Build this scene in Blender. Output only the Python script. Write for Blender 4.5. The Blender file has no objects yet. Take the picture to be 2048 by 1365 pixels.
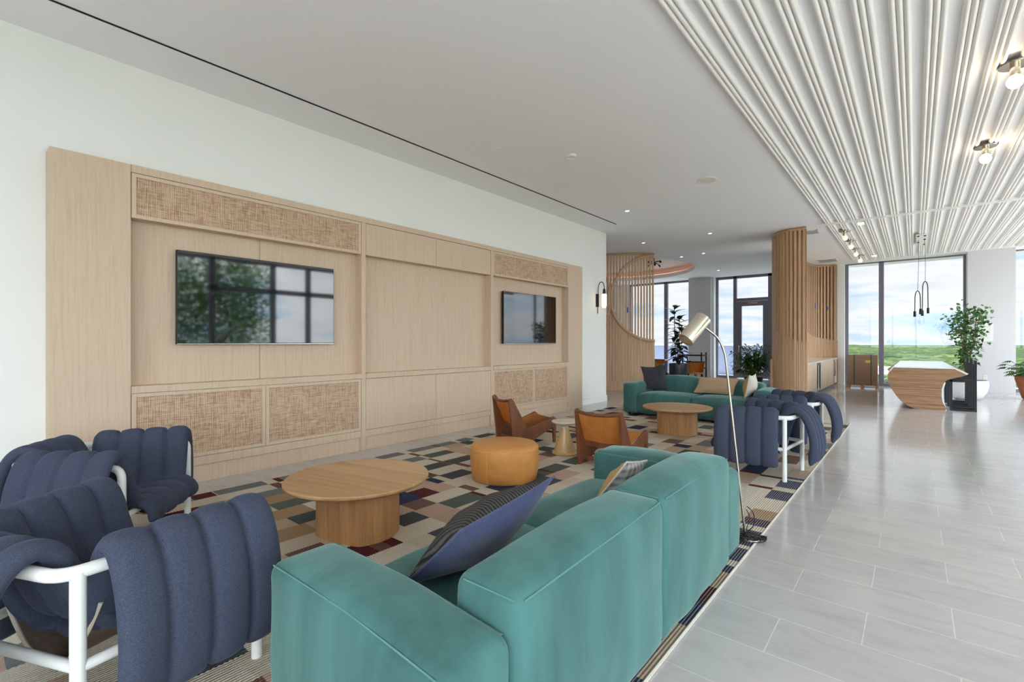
import bpy, bmesh, math, random
from mathutils import Vector, Matrix, noise
S = bpy.context.scene
COL = S.collection
PI = math.pi
R = math.radians

# ------------------------------------------------------------------ camera, world, exposure
F_PX, EYE = 960.0, 1.4
YAW = math.atan((1830 - 1024) / F_PX)
cd = bpy.data.cameras.new('camera')
cam = bpy.data.objects.new('camera', cd); COL.objects.link(cam)
cd.sensor_fit = 'HORIZONTAL'; cd.sensor_width = 36.0
cd.lens = 36.0 * F_PX / 2048
cd.shift_y = 3.5 / 2048
cd.clip_start = 0.05; cd.clip_end = 30000
cam.location = (0, 0, EYE)
cam.rotation_euler = (R(90), 0, YAW)
S.camera = cam
S.view_settings.view_transform = 'Standard'
S.view_settings.look = 'None'
S.view_settings.gamma = 1
S.view_settings.exposure = 0.43
S.view_settings.use_curve_mapping = False
S.cycles.use_denoising = True
S.cycles.max_bounces = 10
S.cycles.diffuse_bounces = 6
S.cycles.glossy_bounces = 4
S.cycles.transparent_max_bounces = 16
S.cycles.sample_clamp_indirect = 8.0
S.cycles.caustics_reflective = False
S.cycles.caustics_refractive = False

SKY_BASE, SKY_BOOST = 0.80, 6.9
W = bpy.data.worlds.new('sky'); S.world = W; W.use_nodes = True
nt = W.node_tree; nt.nodes.clear()
def N(t, kind, **kw):
    n = t.nodes.new(kind)
    for k, v in kw.items():
        if k.startswith('i_'):
            key = k[2:]
            n.inputs[int(key) if key.isdigit() else key].default_value = v
        else: setattr(n, k, v)
    return n
L = nt.links.new
out = N(nt, 'ShaderNodeOutputWorld'); bg = N(nt, 'ShaderNodeBackground')
tc = N(nt, 'ShaderNodeTexCoord')
mp = N(nt, 'ShaderNodeMapping'); mp.inputs['Scale'].default_value = (2.6, 2.6, 15.0)
nz = N(nt, 'ShaderNodeTexNoise', i_Scale=1.6, i_Detail=7.0, i_Roughness=0.58)
rp = N(nt, 'ShaderNodeValToRGB')
rp.color_ramp.elements[0].position = 0.36; rp.color_ramp.elements[0].color = (0.50, 0.74, 0.98, 1)
rp.color_ramp.elements[1].position = 0.52; rp.color_ramp.elements[1].color = (0.98, 0.99, 1.0, 1)
e = rp.color_ramp.elements.new(0.66); e.color = (0.80, 0.86, 0.94, 1)
e = rp.color_ramp.elements.new(0.76); e.color = (1.0, 1.0, 1.0, 1)
L(tc.outputs['Generated'], mp.inputs[0]); L(mp.outputs[0], nz.inputs['Vector']); L(nz.outputs[0], rp.inputs[0])
# sky boosted toward the unseen right and rear, to light the room
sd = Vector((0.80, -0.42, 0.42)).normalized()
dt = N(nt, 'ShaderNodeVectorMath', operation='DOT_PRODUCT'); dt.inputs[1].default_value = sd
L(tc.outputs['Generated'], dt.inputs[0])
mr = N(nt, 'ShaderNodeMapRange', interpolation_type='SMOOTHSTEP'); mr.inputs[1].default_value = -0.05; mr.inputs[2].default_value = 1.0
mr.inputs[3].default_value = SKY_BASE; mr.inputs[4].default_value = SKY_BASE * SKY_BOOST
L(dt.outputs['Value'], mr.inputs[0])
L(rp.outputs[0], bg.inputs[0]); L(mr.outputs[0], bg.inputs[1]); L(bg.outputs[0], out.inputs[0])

sl_ = bpy.data.lights.new('sun', 'SUN'); sun = bpy.data.objects.new('sun', sl_); COL.objects.link(sun)
sl_.energy = 9.0; sl_.angle = R(6); sl_.color = (1.0, 0.985, 0.97)
sun.rotation_euler = Vector((0.42, 0.10, 0.90)).to_track_quat('Z', 'Y').to_euler()

# ------------------------------------------------------------------ helpers
def lin(c):
    if isinstance(c, str):
        c = c.lstrip('#'); c = [int(c[i:i+2], 16) / 255 for i in (0, 2, 4)]
    return tuple(x / 12.92 if x <= 0.04045 else ((x + 0.055) / 1.055) ** 2.4 for x in c) + (1,)

MATS = {}
def mat(name, col, rough=0.6, metal=0.0, var=0.0, scale=20.0, bump=0.0, bscale=200.0, stretch=(1, 1, 1), sheen=0.0,
        sheen_tint=None, coat=0.0, emit=None, estr=0.0, spec=0.5, detail=4.0, second=None, coords='Object'):
    m = bpy.data.materials.new(name); m.use_nodes = True; t = m.node_tree
    b = t.nodes['Principled BSDF']
    c = lin(col)
    b.inputs['Base Color'].default_value = c
    b.inputs['Roughness'].default_value = rough
    b.inputs['Metallic'].default_value = metal
    b.inputs['Specular IOR Level'].default_value = spec
    if sheen: b.inputs['Sheen Weight'].default_value = sheen; b.inputs['Sheen Roughness'].default_value = 0.4
    if sheen_tint: b.inputs['Sheen Tint'].default_value = lin(sheen_tint)
    if coat: b.inputs['Coat Weight'].default_value = coat; b.inputs['Coat Roughness'].default_value = 0.1
    if emit: b.inputs['Emission Color'].default_value = lin(emit); b.inputs['Emission Strength'].default_value = estr
    if var or bump or second:
        tcn = N(t, 'ShaderNodeTexCoord'); mpn = N(t, 'ShaderNodeMapping'); mpn.inputs['Scale'].default_value = stretch
        t.links.new(tcn.outputs[coords], mpn.inputs[0])
    if var or second:
        n = N(t, 'ShaderNodeTexNoise', i_Scale=scale, i_Detail=detail, i_Roughness=0.6)
        t.links.new(mpn.outputs[0], n.inputs['Vector'])
        rr = N(t, 'ShaderNodeValToRGB')
        c2 = lin(second) if second else tuple(min(1, x * (1 + var)) for x in c[:3]) + (1,)
        c1 = c if second else tuple(x * (1 - var) for x in c[:3]) + (1,)
        rr.color_ramp.elements[0].position = 0.35; rr.color_ramp.elements[0].color = c1
        rr.color_ramp.elements[1].position = 0.65; rr.color_ramp.elements[1].color = c2
        t.links.new(n.outputs[0], rr.inputs[0]); t.links.new(rr.outputs[0], b.inputs['Base Color'])
    if bump:
        n2 = N(t, 'ShaderNodeTexNoise', i_Scale=bscale, i_Detail=3.0)
        t.links.new(mpn.outputs[0], n2.inputs['Vector'])
        bp = N(t, 'ShaderNodeBump'); bp.inputs['Strength'].default_value = bump; bp.inputs['Distance'].default_value = 0.01
        t.links.new(n2.outputs[0], bp.inputs['Height']); t.links.new(bp.outputs[0], b.inputs['Normal'])
    MATS[name] = m
    return m

def bx(bm, x0, x1, y0, y1, z0, z1):
    v = [bm.verts.new(p) for p in ((x0,y0,z0),(x1,y0,z0),(x1,y1,z0),(x0,y1,z0),(x0,y0,z1),(x1,y0,z1),(x1,y1,z1),(x0,y1,z1))]
    for f in ((0,3,2,1),(4,5,6,7),(0,1,5,4),(1,2,6,5),(2,3,7,6),(3,0,4,7)):
        bm.faces.new([v[i] for i in f])
    return bm

def smooth_path(pts, n=6, closed=False):
    P = [Vector(p) for p in pts]; o = []
    m = len(P)
    for i in range(m if closed else m - 1):
        if closed: p0, p1, p2, p3 = P[i-1], P[i], P[(i+1) % m], P[(i+2) % m]
        else: p0, p1, p2, p3 = P[max(i-1, 0)], P[i], P[i+1], P[min(i+2, m-1)]
        for k in range(n):
            t = k / n
            o.append(0.5 * ((2*p1) + (p2-p0)*t + (2*p0-5*p1+4*p2-p3)*t*t + (3*p1-p0-3*p2+p3)*t**3))
    if not closed: o.append(P[-1].copy())
    return o

def fillet(pts, r, n=5):
    P = [Vector(p) for p in pts]; o = [P[0]]
    for i in range(1, len(P) - 1):
        a, b, c = P[i-1], P[i], P[i+1]
        da, dc = (a-b), (c-b); rr = min(r, da.length*0.49, dc.length*0.49)
        s, e_ = b + da.normalized()*rr, b + dc.normalized()*rr
        for k in range(n + 1):
            t = k / n
            o.append(s*(1-t)**2 + b*2*t*(1-t) + e_*t*t)
    o.append(P[-1]); return o

def tube(bm, pts, r, seg=10, closed=False, cap=True):
    P = [Vector(p) for p in pts]; n = len(P); rings = []
    up = None
    for i in range(n):
        if closed: t = (P[(i+1) % n] - P[i-1])
        else: t = P[min(i+1, n-1)] - P[max(i-1, 0)]
        if t.length < 1e-9: t = Vector((0, 0, 1))
        t.normalize()
        if up is None:
            up = Vector((0, 0, 1)) if abs(t.z) < 0.9 else Vector((1, 0, 0))
        a = (up - t * up.dot(t))
        if a.length < 1e-6: a = t.orthogonal()
        a.normalize(); up = a; b = t.cross(a)
        rad = r[i] if isinstance(r, (list, tuple)) else r
        rings.append([bm.verts.new(P[i] + (a*math.cos(2*PI*k/seg) + b*math.sin(2*PI*k/seg))*rad) for k in range(seg)])
    for i in range(n if closed else n - 1):
        A, B = rings[i], rings[(i+1) % n]
        for k in range(seg):
            bm.faces.new((A[k], A[(k+1) % seg], B[(k+1) % seg], B[k]))
    if cap and not closed:
        bm.faces.new(rings[0][::-1]); bm.faces.new(rings[-1])
    return bm

def lathe(bm, prof, seg=40, c=(0, 0)):
    rings = []
    for r, z in prof:
        if r < 1e-6: rings.append([bm.verts.new((c[0], c[1], z))])
        else: rings.append([bm.verts.new((c[0]+r*math.cos(2*PI*k/seg), c[1]+r*math.sin(2*PI*k/seg), z)) for k in range(seg)])
    for A, B in zip(rings, rings[1:]):
        for k in range(seg):
            k2 = (k+1) % seg
            if len(A) == 1 and len(B) == 1: continue
            if len(A) == 1: bm.faces.new((A[0], B[k2], B[k]))
            elif len(B) == 1: bm.faces.new((A[k], A[k2], B[0]))
            else: bm.faces.new((A[k], A[k2], B[k2], B[k]))
    for A, fl in ((rings[0], 1), (rings[-1], 0)):
        if len(A) > 1: bm.faces.new(A[::-1] if fl else A)
    return bm

def prism(bm, poly, axis, a, b):
    def mk(p, h):
        return {'x': (h, p[0], p[1]), 'y': (p[0], h, p[1]), 'z': (p[0], p[1], h)}[axis]
    A = [bm.verts.new(mk(p, a)) for p in poly]; B = [bm.verts.new(mk(p, b)) for p in poly]
    n = len(poly)
    bm.faces.new(A); bm.faces.new(B[::-1])
    for i in range(n): bm.faces.new((A[i], B[i], B[(i+1) % n], A[(i+1) % n]))
    return bm

def grid(bm, P, flip=False):
    V = [[bm.verts.new(p) for p in row] for row in P]
    for i in range(len(V)-1):
        for j in range(len(V[0])-1):
            f = (V[i][j], V[i+1][j], V[i+1][j+1], V[i][j+1])
            bm.faces.new(f[::-1] if flip else f)
    return V

def softbox(bm, x0, x1, y0, y1, z0, z1, r=0.04, puff=(0, 0, 0), n=14, wob=0.0, seed=0):
    c = Vector(((x0+x1)/2, (y0+y1)/2, (z0+z1)/2)); h = Vector(((x1-x0)/2, (y1-y0)/2, (z1-z0)/2))
    def ax(hh):
        o = [-hh + r*(1 - math.cos(k/4*PI/2)) for k in range(4)]
        m = [-(hh-r) + 2*(hh-r)*k/n for k in range(n+1)]
        return o + m + [-x for x in o[::-1]]
    A = [ax(h.x), ax(h.y), ax(h.z)]
    for d in range(3):
        e1, e2 = (d+1) % 3, (d+2) % 3
        for s in (-1, 1):
            rows = []
            for a in A[e1]:
                row = []
                for b in A[e2]:
                    q = [0, 0, 0]; q[d] = s*h[d]; q[e1] = a; q[e2] = b; q = Vector(q)
                    cl = Vector([max(-(h[i]-r), min(h[i]-r, q[i])) for i in range(3)])
                    dd = q - cl; p = cl + dd.normalized()*r
                    o = Vector((0, 0, 0))
                    for i in range(3):
                        if puff[i]:
                            j, k = (i+1) % 3, (i+2) % 3
                            o[i] = math.copysign(1, p[i])*(abs(p[i])/h[i])**4*puff[i]*(1-min(1, abs(p[j]/h[j]))**2.5)*(1-min(1, abs(p[k]/h[k]))**2.5)
                    p = p + o
                    if wob: p = p + noise.noise_vector((p+c)*5 + Vector((seed, 0, 0)))*wob
                    row.append(p + c)
                rows.append(row)
            grid(bm, rows, flip=(s < 0))
    bmesh.ops.remove_doubles(bm, verts=bm.verts, dist=0.0004)
    return bm

def obj(name, bm, m, parent=None, smooth=False, bevel=0.0, seg=2, angle=40):
    me = bpy.data.meshes.new(name)
    bmesh.ops.recalc_face_normals(bm, faces=bm.faces)
    if smooth:
        for f in bm.faces: f.smooth = True
        for e_ in bm.edges:
            if len(e_.link_faces) == 2 and e_.calc_face_angle(0) > R(angle): e_.smooth = False
    bm.to_mesh(me); bm.free()
    o = bpy.data.objects.new(name, me); COL.objects.link(o)
    if m: me.materials.append(m)
    if parent: o.parent = parent
    if bevel:
        md = o.modifiers.new('bevel', 'BEVEL'); md.width = bevel; md.segments = seg; md.limit_method = 'ANGLE'
    return o

def thing(name, label, cat, loc=(0, 0, 0), rz=0.0, group=None):
    o = bpy.data.objects.new(name, None); COL.objects.link(o)
    o.location = loc; o.rotation_euler = (0, 0, rz); o.empty_display_size = 0.1
    o['label'] = label; o['category'] = cat
    if group: o['group'] = group
    return o
def tag(o, label, cat, group=None, kind=None):
    o['label'] = label; o['category'] = cat
    if group: o['group'] = group
    if kind: o['kind'] = kind
    return o
def struct(name, bm, m, parent=None, **kw):
    o = obj(name, bm, m, parent, **kw)
    if parent is None: o['kind'] = 'structure'
    return o
def B(): return bmesh.new()
def copy_thing(root, loc, rz, label):
    r = root.copy(); COL.objects.link(r); r.location = loc; r.rotation_euler = (0, 0, rz); r['label'] = label
    for ch in list(root.children):
        c = ch.copy(); COL.objects.link(c); c.parent = r
        for g in list(ch.children):
            d = g.copy(); COL.objects.link(d); d.parent = c
    return r

# ------------------------------------------------------------------ materials
M_wall = mat('white_paint', '#eef0ec', 0.7, bump=0.03, bscale=90)
M_ceil = mat('ceiling_paint', '#f0f0f1', 0.8, bump=0.02, bscale=60)
M_cove = mat('cove_light_tint', '#efddd4', 0.8)  # warm glow of the recess mixed into its base colour
M_batten = mat('batten_paint', '#f2f1ee', 0.6)
M_pier = mat('pier_paint', '#d2d3d6', 0.7, bump=0.03, bscale=60)
M_dark = mat('dark_bronze_aluminium', '#7b7986', 0.45, 0.4)
M_black = mat('black_metal', '#17171b', 0.45, 0.3)
M_blackgap = mat('black_slot', '#0c0c0d', 0.8)
M_whitemetal = mat('white_powder_coat', '#e9ebe8', 0.35)
M_chrome = mat('brushed_nickel', '#b9b2a6', 0.22, 1.0)
M_brass = mat('champagne_brass', '#dfd6c4', 0.2, 1.0)
M_steel = mat('stainless_steel', '#b8b8b8', 0.25, 1.0)
M_teal = mat('teal_velvet', '#46706d', 0.85, var=0.20, scale=5, bump=0.16, bscale=26, stretch=(1, 1, 0.22), sheen=0.55, sheen_tint='#b9d6d2', spec=0.2)
M_tealseam = mat('teal_stitching', '#5f8f8b', 0.7)
M_wool = mat('navy_wool_felt', '#424859', 0.95, var=0.38, scale=420, bump=0.25, bscale=60, sheen=0.25, sheen_tint='#8090b0', spec=0.15, detail=2)
M_sling = mat('taupe_canvas', '#7d6c60', 0.85, var=0.1, scale=60)
M_slingedge = mat('beige_piping', '#cbbfae', 0.8)
M_leather = mat('tan_leather', '#cf8f4a', 0.42, var=0.06, scale=14, bump=0.10, bscale=260)
M_leather2 = mat('cognac_leather', '#d9964e', 0.45, var=0.1, scale=8, bump=0.12, bscale=140)
M_leatherseam = mat('tan_thread', '#dca766', 0.5)
M_teak = mat('dark_teak', '#633b26', 0.42, bump=0.05, bscale=60, stretch=(1, 1, 0.2), second='#7d4a2c', scale=14)
M_wallnote = mat('wall_plate_white', '#e8e8e6', 0.5)
M_pale = mat('pale_ash_top', '#d9cdbb', 0.45, var=0.05, scale=10)
M_resin = mat('honey_resin_wood', '#c9a56d', 0.3, var=0.10, scale=6, stretch=(1, 1, 0.3), coat=0.3)
M_charcoal = mat('charcoal_linen', '#3a3b44', 0.95, var=0.18, scale=300, bump=0.2, bscale=300)
M_tan = mat('tan_boucle', '#b79a7b', 0.95, var=0.14, scale=180, bump=0.35, bscale=220)
M_cream = mat('cream_linen', '#cfc8bc', 0.95, var=0.08, scale=200, bump=0.15, bscale=250)
M_mustard = mat('mustard_linen', '#b8955f', 0.95, var=0.1, scale=120, bump=0.15, bscale=200)
M_navyplain = mat('indigo_cotton', '#3c4468', 0.85, var=0.1, scale=30, bump=0.12, bscale=40, sheen=0.3)
M_white = mat('glossy_white_solid_surface', '#eceff2', 0.12)
M_pot_w = mat('white_planter', '#dadad6', 0.5)
M_pot_d = mat('dark_planter', '#34333c', 0.4)
M_terra = mat('terracotta', '#a9613a', 0.7, var=0.12, scale=8)
M_soil = mat('potting_soil', '#2d221a', 1.0, var=0.3, scale=80)
M_bark = mat('plant_stem_brown', '#6d5638', 0.8, var=0.2, scale=30)
M_leaf_dark = mat('rubber_leaf', '#22352b', 0.3, second='#3c3a36', scale=6)
M_leaf_mid = mat('tree_leaf', '#3a6131', 0.5, second='#54803f', scale=7)
M_leaf_bush = mat('bush_leaf', '#3f5f2a', 0.5, second='#6a8a3e', scale=9)
M_leaf_yel = mat('variegated_leaf', '#5d8a35', 0.5, second='#c9c565', scale=14)
M_hedge = mat('hedge_leaf', '#4a8a2a', 0.6, second='#86bb48', scale=2)
M_tape = mat('blue_masking_tape', '#2f66b4', 0.6)
M_card = mat('brown_cardboard', '#8f7562', 0.85, var=0.10, scale=3, stretch=(1, 1, 12))
M_strap = mat('green_strapping', '#1f5a3a', 0.5)
M_yellow = mat('yellow_label', '#d8b93a', 0.6)
M_parapet = mat('parapet_shaded_white', '#8d98b4', 0.8)  # white wall; its bluish shade is put into the colour
M_bulb = mat('lit_bulb', '#fff3df', 0.4, emit='#ffe0b8', estr=30.0)
M_bulb_off = mat('frosted_bulb_dim', '#efe9df', 0.35, emit='#fff0dc', estr=0.5)
M_down = mat('downlight_lens', '#fff6ea', 0.4, emit='#fff3e4', estr=4.0)
M_sconce = mat('sconce_glass_lit', '#ffe7cf', 0.3, emit='#ffdcb8', estr=1.6)
M_led = mat('warm_led_strip', '#ffd9b8', 0.5, emit='#ffcdb0', estr=0.8)
M_speaker = mat('speaker_grille', '#dddcd2', 0.7, var=0.05, scale=400)

def glass_mat(name, tint, gl=0.06, rough=0.01):
    m = bpy.data.materials.new(name); m.use_nodes = True; t = m.node_tree; t.nodes.clear()
    o = N(t, 'ShaderNodeOutputMaterial'); mx = N(t, 'ShaderNodeMixShader'); tr = N(t, 'ShaderNodeBsdfTransparent'); g = N(t, 'ShaderNodeBsdfGlossy')
    tr.inputs[0].default_value = tint; g.inputs['Roughness'].default_value = rough; g.inputs[0].default_value = (1, 1, 1, 1)
    mx.inputs[0].default_value = gl
    t.links.new(tr.outputs[0], mx.inputs[1]); t.links.new(g.outputs[0], mx.inputs[2]); t.links.new(mx.outputs[0], o.inputs[0])
    return m
M_glass = glass_mat('window_glass', (0.98, 0.99, 0.99, 1), 0.03)
M_clear = glass_mat('clear_lamp_glass', (0.93, 0.93, 0.92, 1), 0.18)

def wood_mat(name, c1, c2, scale=(1, 1, 1), wave=6.0, rough=0.5, dist=3.0, fine=0.35, axis='X', planks=None, plank_axis=0):
    """straight grained wood; grain runs along the axis given a small scale"""
    m = bpy.data.materials.new(name); m.use_nodes = True; t = m.node_tree; b = t.nodes['Principled BSDF']
    b.inputs['Roughness'].default_value = rough
    tcn = N(t, 'ShaderNodeTexCoord'); mpn = N(t, 'ShaderNodeMapping'); mpn.inputs['Scale'].default_value = scale
    t.links.new(tcn.outputs['Object'], mpn.inputs[0])
    n1 = N(t, 'ShaderNodeTexNoise', i_Scale=wave, i_Detail=6.0, i_Roughness=0.65, i_Distortion=0.3)
    n2 = N(t, 'ShaderNodeTexNoise', i_Scale=wave*9, i_Detail=3.0, i_Roughness=0.6)
    t.links.new(mpn.outputs[0], n1.inputs['Vector']); t.links.new(mpn.outputs[0], n2.inputs['Vector'])
    ad = N(t, 'ShaderNodeMath', operation='MULTIPLY_ADD'); ad.inputs[1].default_value = fine
    t.links.new(n2.outputs[0], ad.inputs[0]); t.links.new(n1.outputs[0], ad.inputs[2])
    last = ad.outputs[0]
    if planks:
        sx = N(t, 'ShaderNodeSeparateXYZ'); t.links.new(tcn.outputs['Object'], sx.inputs[0])
        q = N(t, 'ShaderNodeMath', operation='DIVIDE'); q.inputs[1].default_value = planks
        t.links.new(sx.outputs[plank_axis], q.inputs[0])
        fl = N(t, 'ShaderNodeMath', operation='FLOOR'); t.links.new(q.outputs[0], fl.inputs[0])
        wn = N(t, 'ShaderNodeTexWhiteNoise', noise_dimensions='1D'); t.links.new(fl.outputs[0], wn.inputs['W'])
        a2 = N(t, 'ShaderNodeMath', operation='MULTIPLY_ADD'); a2.inputs[1].default_value = 0.28
        t.links.new(wn.outputs[0], a2.inputs[0]); t.links.new(last, a2.inputs[2])
        a3 = N(t, 'ShaderNodeMath', operation='SUBTRACT'); a3.inputs[1].default_value = 0.14; t.links.new(a2.outputs[0], a3.inputs[0]); last = a3.outputs[0]
    rr = N(t, 'ShaderNodeValToRGB')
    rr.color_ramp.elements[0].position = 0.45; rr.color_ramp.elements[0].color = lin(c2)
    rr.color_ramp.elements[1].position = 0.85; rr.color_ramp.elements[1].color = lin(c1)
    t.links.new(last, rr.inputs[0]); t.links.new(rr.outputs[0], b.inputs['Base Color'])
    bp = N(t, 'ShaderNodeBump'); bp.inputs['Strength'].default_value = 0.06; bp.inputs['Distance'].default_value = 0.004
    t.links.new(n2.outputs[0], bp.inputs['Height']); t.links.new(bp.outputs[0], b.inputs['Normal'])
    return m
M_oak = wood_mat('rift_oak_veneer', '#d3bca3', '#bfa68c', scale=(9, 9, 0.35), wave=5, fine=0.6, rough=0.55)
M_oak_y = wood_mat('pale_oak_slats', '#d0ad8b', '#b68e68', scale=(9, 9, 0.4), wave=3, rough=0.5)
M_tbl = wood_mat('oak_tabletop', '#c9a377', '#ae8558', scale=(0.5, 9, 9), wave=3, rough=0.35, planks=0.12, plank_axis=1)
M_tblbase = wood_mat('oak_table_base', '#c39261', '#9c6f43', scale=(9, 9, 0.5), wave=3, rough=0.4)
M_island = wood_mat('laminated_oak', '#b48b66', '#876243', scale=(0.7, 0.7, 14), wave=3, rough=0.45, planks=0.022, plank_axis=2)

def rattan_mat():
    m = bpy.data.materials.new('woven_rattan'); m.use_nodes = True; t = m.node_tree; b = t.nodes['Principled BSDF']
    b.inputs['Roughness'].default_value = 0.7
    tcn = N(t, 'ShaderNodeTexCoord'); sx = N(t, 'ShaderNodeSeparateXYZ'); t.links.new(tcn.outputs['Object'], sx.inputs[0])
    def stripes(sock, period):
        a = N(t, 'ShaderNodeMath', operation='MULTIPLY'); a.inputs[1].default_value = 2*PI/period; t.links.new(sock, a.inputs[0])
        s = N(t, 'ShaderNodeMath', operation='SINE'); t.links.new(a.outputs[0], s.inputs[0]); return s.outputs[0]
    sy, sz = stripes(sx.outputs[1], 0.017), stripes(sx.outputs[2], 0.013)
    mxv = N(t, 'ShaderNodeMath', operation='MAXIMUM'); t.links.new(sy, mxv.inputs[0]); t.links.new(sz, mxv.inputs[1])
    mp1 = N(t, 'ShaderNodeMapping'); mp1.inputs['Scale'].default_value = (1, 5, 80); t.links.new(tcn.outputs['Object'], mp1.inputs[0])
    nz1 = N(t, 'ShaderNodeTexNoise', i_Scale=2.0, i_Detail=2.0); t.links.new(mp1.outputs[0], nz1.inputs['Vector'])
    mp2 = N(t, 'ShaderNodeMapping'); mp2.inputs['Scale'].default_value = (1, 70, 4); t.links.new(tcn.outputs['Object'], mp2.inputs[0])
    nz2 = N(t, 'ShaderNodeTexNoise', i_Scale=2.0, i_Detail=2.0); t.links.new(mp2.outputs[0], nz2.inputs['Vector'])
    sm = N(t, 'ShaderNodeMath', operation='ADD'); t.links.new(nz1.outputs[0], sm.inputs[0]); t.links.new(nz2.outputs[0], sm.inputs[1])
    r1 = N(t, 'ShaderNodeMath', operation='MULTIPLY_ADD'); r1.inputs[1].default_value = 0.16; t.links.new(mxv.outputs[0], r1.inputs[0]); t.links.new(sm.outputs[0], r1.inputs[2])
    rr = N(t, 'ShaderNodeValToRGB'); cr = rr.color_ramp
    cr.elements[0].position = 0.72; cr.elements[0].color = lin('#a18168')
    cr.elements[1].position = 1.0; cr.elements[1].color = lin('#d2b69a')
    e2 = cr.elements.new(0.87); e2.color = lin('#ba997b')
    sc = N(t, 'ShaderNodeMath', operation='MULTIPLY'); sc.inputs[1].default_value = 0.86; t.links.new(r1.outputs[0], sc.inputs[0])
    t.links.new(sc.outputs[0], rr.inputs[0]); t.links.new(rr.outputs[0], b.inputs['Base Color'])
    bp = N(t, 'ShaderNodeBump'); bp.inputs['Strength'].default_value = 0.5; bp.inputs['Distance'].default_value = 0.003
    t.links.new(mxv.outputs[0], bp.inputs['Height']); t.links.new(bp.outputs[0], b.inputs['Normal'])
    return m
M_rattan = rattan_mat()

def floor_mat():
    m = bpy.data.materials.new('honed_limestone_tile'); m.use_nodes = True; t = m.node_tree; b = t.nodes['Principled BSDF']
    tcn = N(t, 'ShaderNodeTexCoord'); mpn = N(t, 'ShaderNodeMapping')
    mpn.inputs['Location'].default_value = (0.525, -2.74 + 0.345*8, 0)
    t.links.new(tcn.outputs['Object'], mpn.inputs[0])
    br = N(t, 'ShaderNodeTexBrick'); br.offset = 0.5; br.offset_frequency = 2
    br.inputs['Scale'].default_value = 1.0; br.inputs['Mortar Size'].default_value = 0.0035; br.inputs['Mortar Smooth'].default_value = 0.3
    br.inputs['Brick Width'].default_value = 0.672; br.inputs['Row Height'].default_value = 0.345
    br.inputs['Color1'].default_value = lin('#bdbab9'); br.inputs['Color2'].default_value = lin('#c5c1c0'); br.inputs['Mortar'].default_value = lin('#d8d7d4')
    br.inputs['Bias'].default_value = 0.0
    t.links.new(mpn.outputs[0], br.inputs['Vector'])
    mp2 = N(t, 'ShaderNodeMapping'); mp2.inputs['Scale'].default_value = (1.2, 3.5, 1); mp2.inputs['Rotation'].default_value = (0, 0, 0.25); t.links.new(tcn.outputs['Object'], mp2.inputs[0])
    n1 = N(t, 'ShaderNodeTexNoise', i_Scale=2.5, i_Detail=8.0, i_Roughness=0.68, i_Distortion=0.5); t.links.new(mp2.outputs[0], n1.inputs['Vector'])
    r1 = N(t, 'ShaderNodeValToRGB'); r1.color_ramp.elements[0].position = 0.33; r1.color_ramp.elements[0].color = (0.84, 0.835, 0.83, 1)
    r1.color_ramp.elements[1].position = 0.52; r1.color_ramp.elements[1].color = (1, 1, 1, 1)
    t.links.new(n1.outputs[0], r1.inputs[0])
    mx = N(t, 'ShaderNodeMix', data_type='RGBA', blend_type='MULTIPLY'); mx.inputs[0].default_value = 0.75
    t.links.new(br.outputs['Color'], mx.inputs[6]); t.links.new(r1.outputs[0], mx.inputs[7])
    t.links.new(mx.outputs[2], b.inputs['Base Color'])
    n3 = N(t, 'ShaderNodeTexNoise', i_Scale=1.5, i_Detail=4.0); t.links.new(mp2.outputs[0], n3.inputs['Vector'])
    mrr = N(t, 'ShaderNodeMapRange'); mrr.inputs[3].default_value = 0.07; mrr.inputs[4].default_value = 0.17; t.links.new(n3.outputs[0], mrr.inputs[0])
    t.links.new(mrr.outputs[0], b.inputs['Roughness'])
    n2 = N(t, 'ShaderNodeTexNoise', i_Scale=7.0, i_Detail=3.0); t.links.new(tcn.outputs['Object'], n2.inputs['Vector'])
    b1 = N(t, 'ShaderNodeBump'); b1.inputs['Strength'].default_value = 0.07; b1.inputs['Distance'].default_value = 0.01; t.links.new(n2.outputs[0], b1.inputs['Height'])
    b2 = N(t, 'ShaderNodeBump', invert=True); b2.inputs['Strength'].default_value = 0.4; b2.inputs['Distance'].default_value = 0.002
    t.links.new(br.outputs['Fac'], b2.inputs['Height']); t.links.new(b1.outputs[0], b2.inputs['Normal']); t.links.new(b2.outputs[0], b.inputs['Normal'])
    return m
M_floor = floor_mat()

# ------------------------------------------------------------------ room shell
XW, H, XR, YB = -5.70, 4.03, 5.2, -5.2      # left wall, ceiling, right glazing, wall behind
YF, YFL = 19.6, 20.2
struct('floor', bx(B(), -12.2, XR + 0.2, YB - 0.2, YFL + 0.3, -0.15, 0.0), M_floor)
# left wall: two leaves round the end at y = 10.3
bm = B(); bx(bm, XW - 0.45, XW, YB, 10.32, 0, H + 0.02); struct('wall_left', bm, M_wall)
bm = B(); bx(bm, -12.2, -12.0, YB, YFL + 0.3, 0, H + 0.3); struct('wall_outer', bm, M_wall)
bm = B()
prism(bm, [(XW - 0.45, 0), (XW + 0.018, 0), (XW + 0.018, 0.13), (XW + 0.008, 0.145), (XW - 0.45, 0.145)], 'y', 8.87, 10.335)
struct('baseboard_left', bm, M_wall)
bm = B(); bx(bm, XW, XW + 0.018, YB, 0.57, 0, 0.145); struct('baseboard_near', bm, M_wall)

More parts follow.
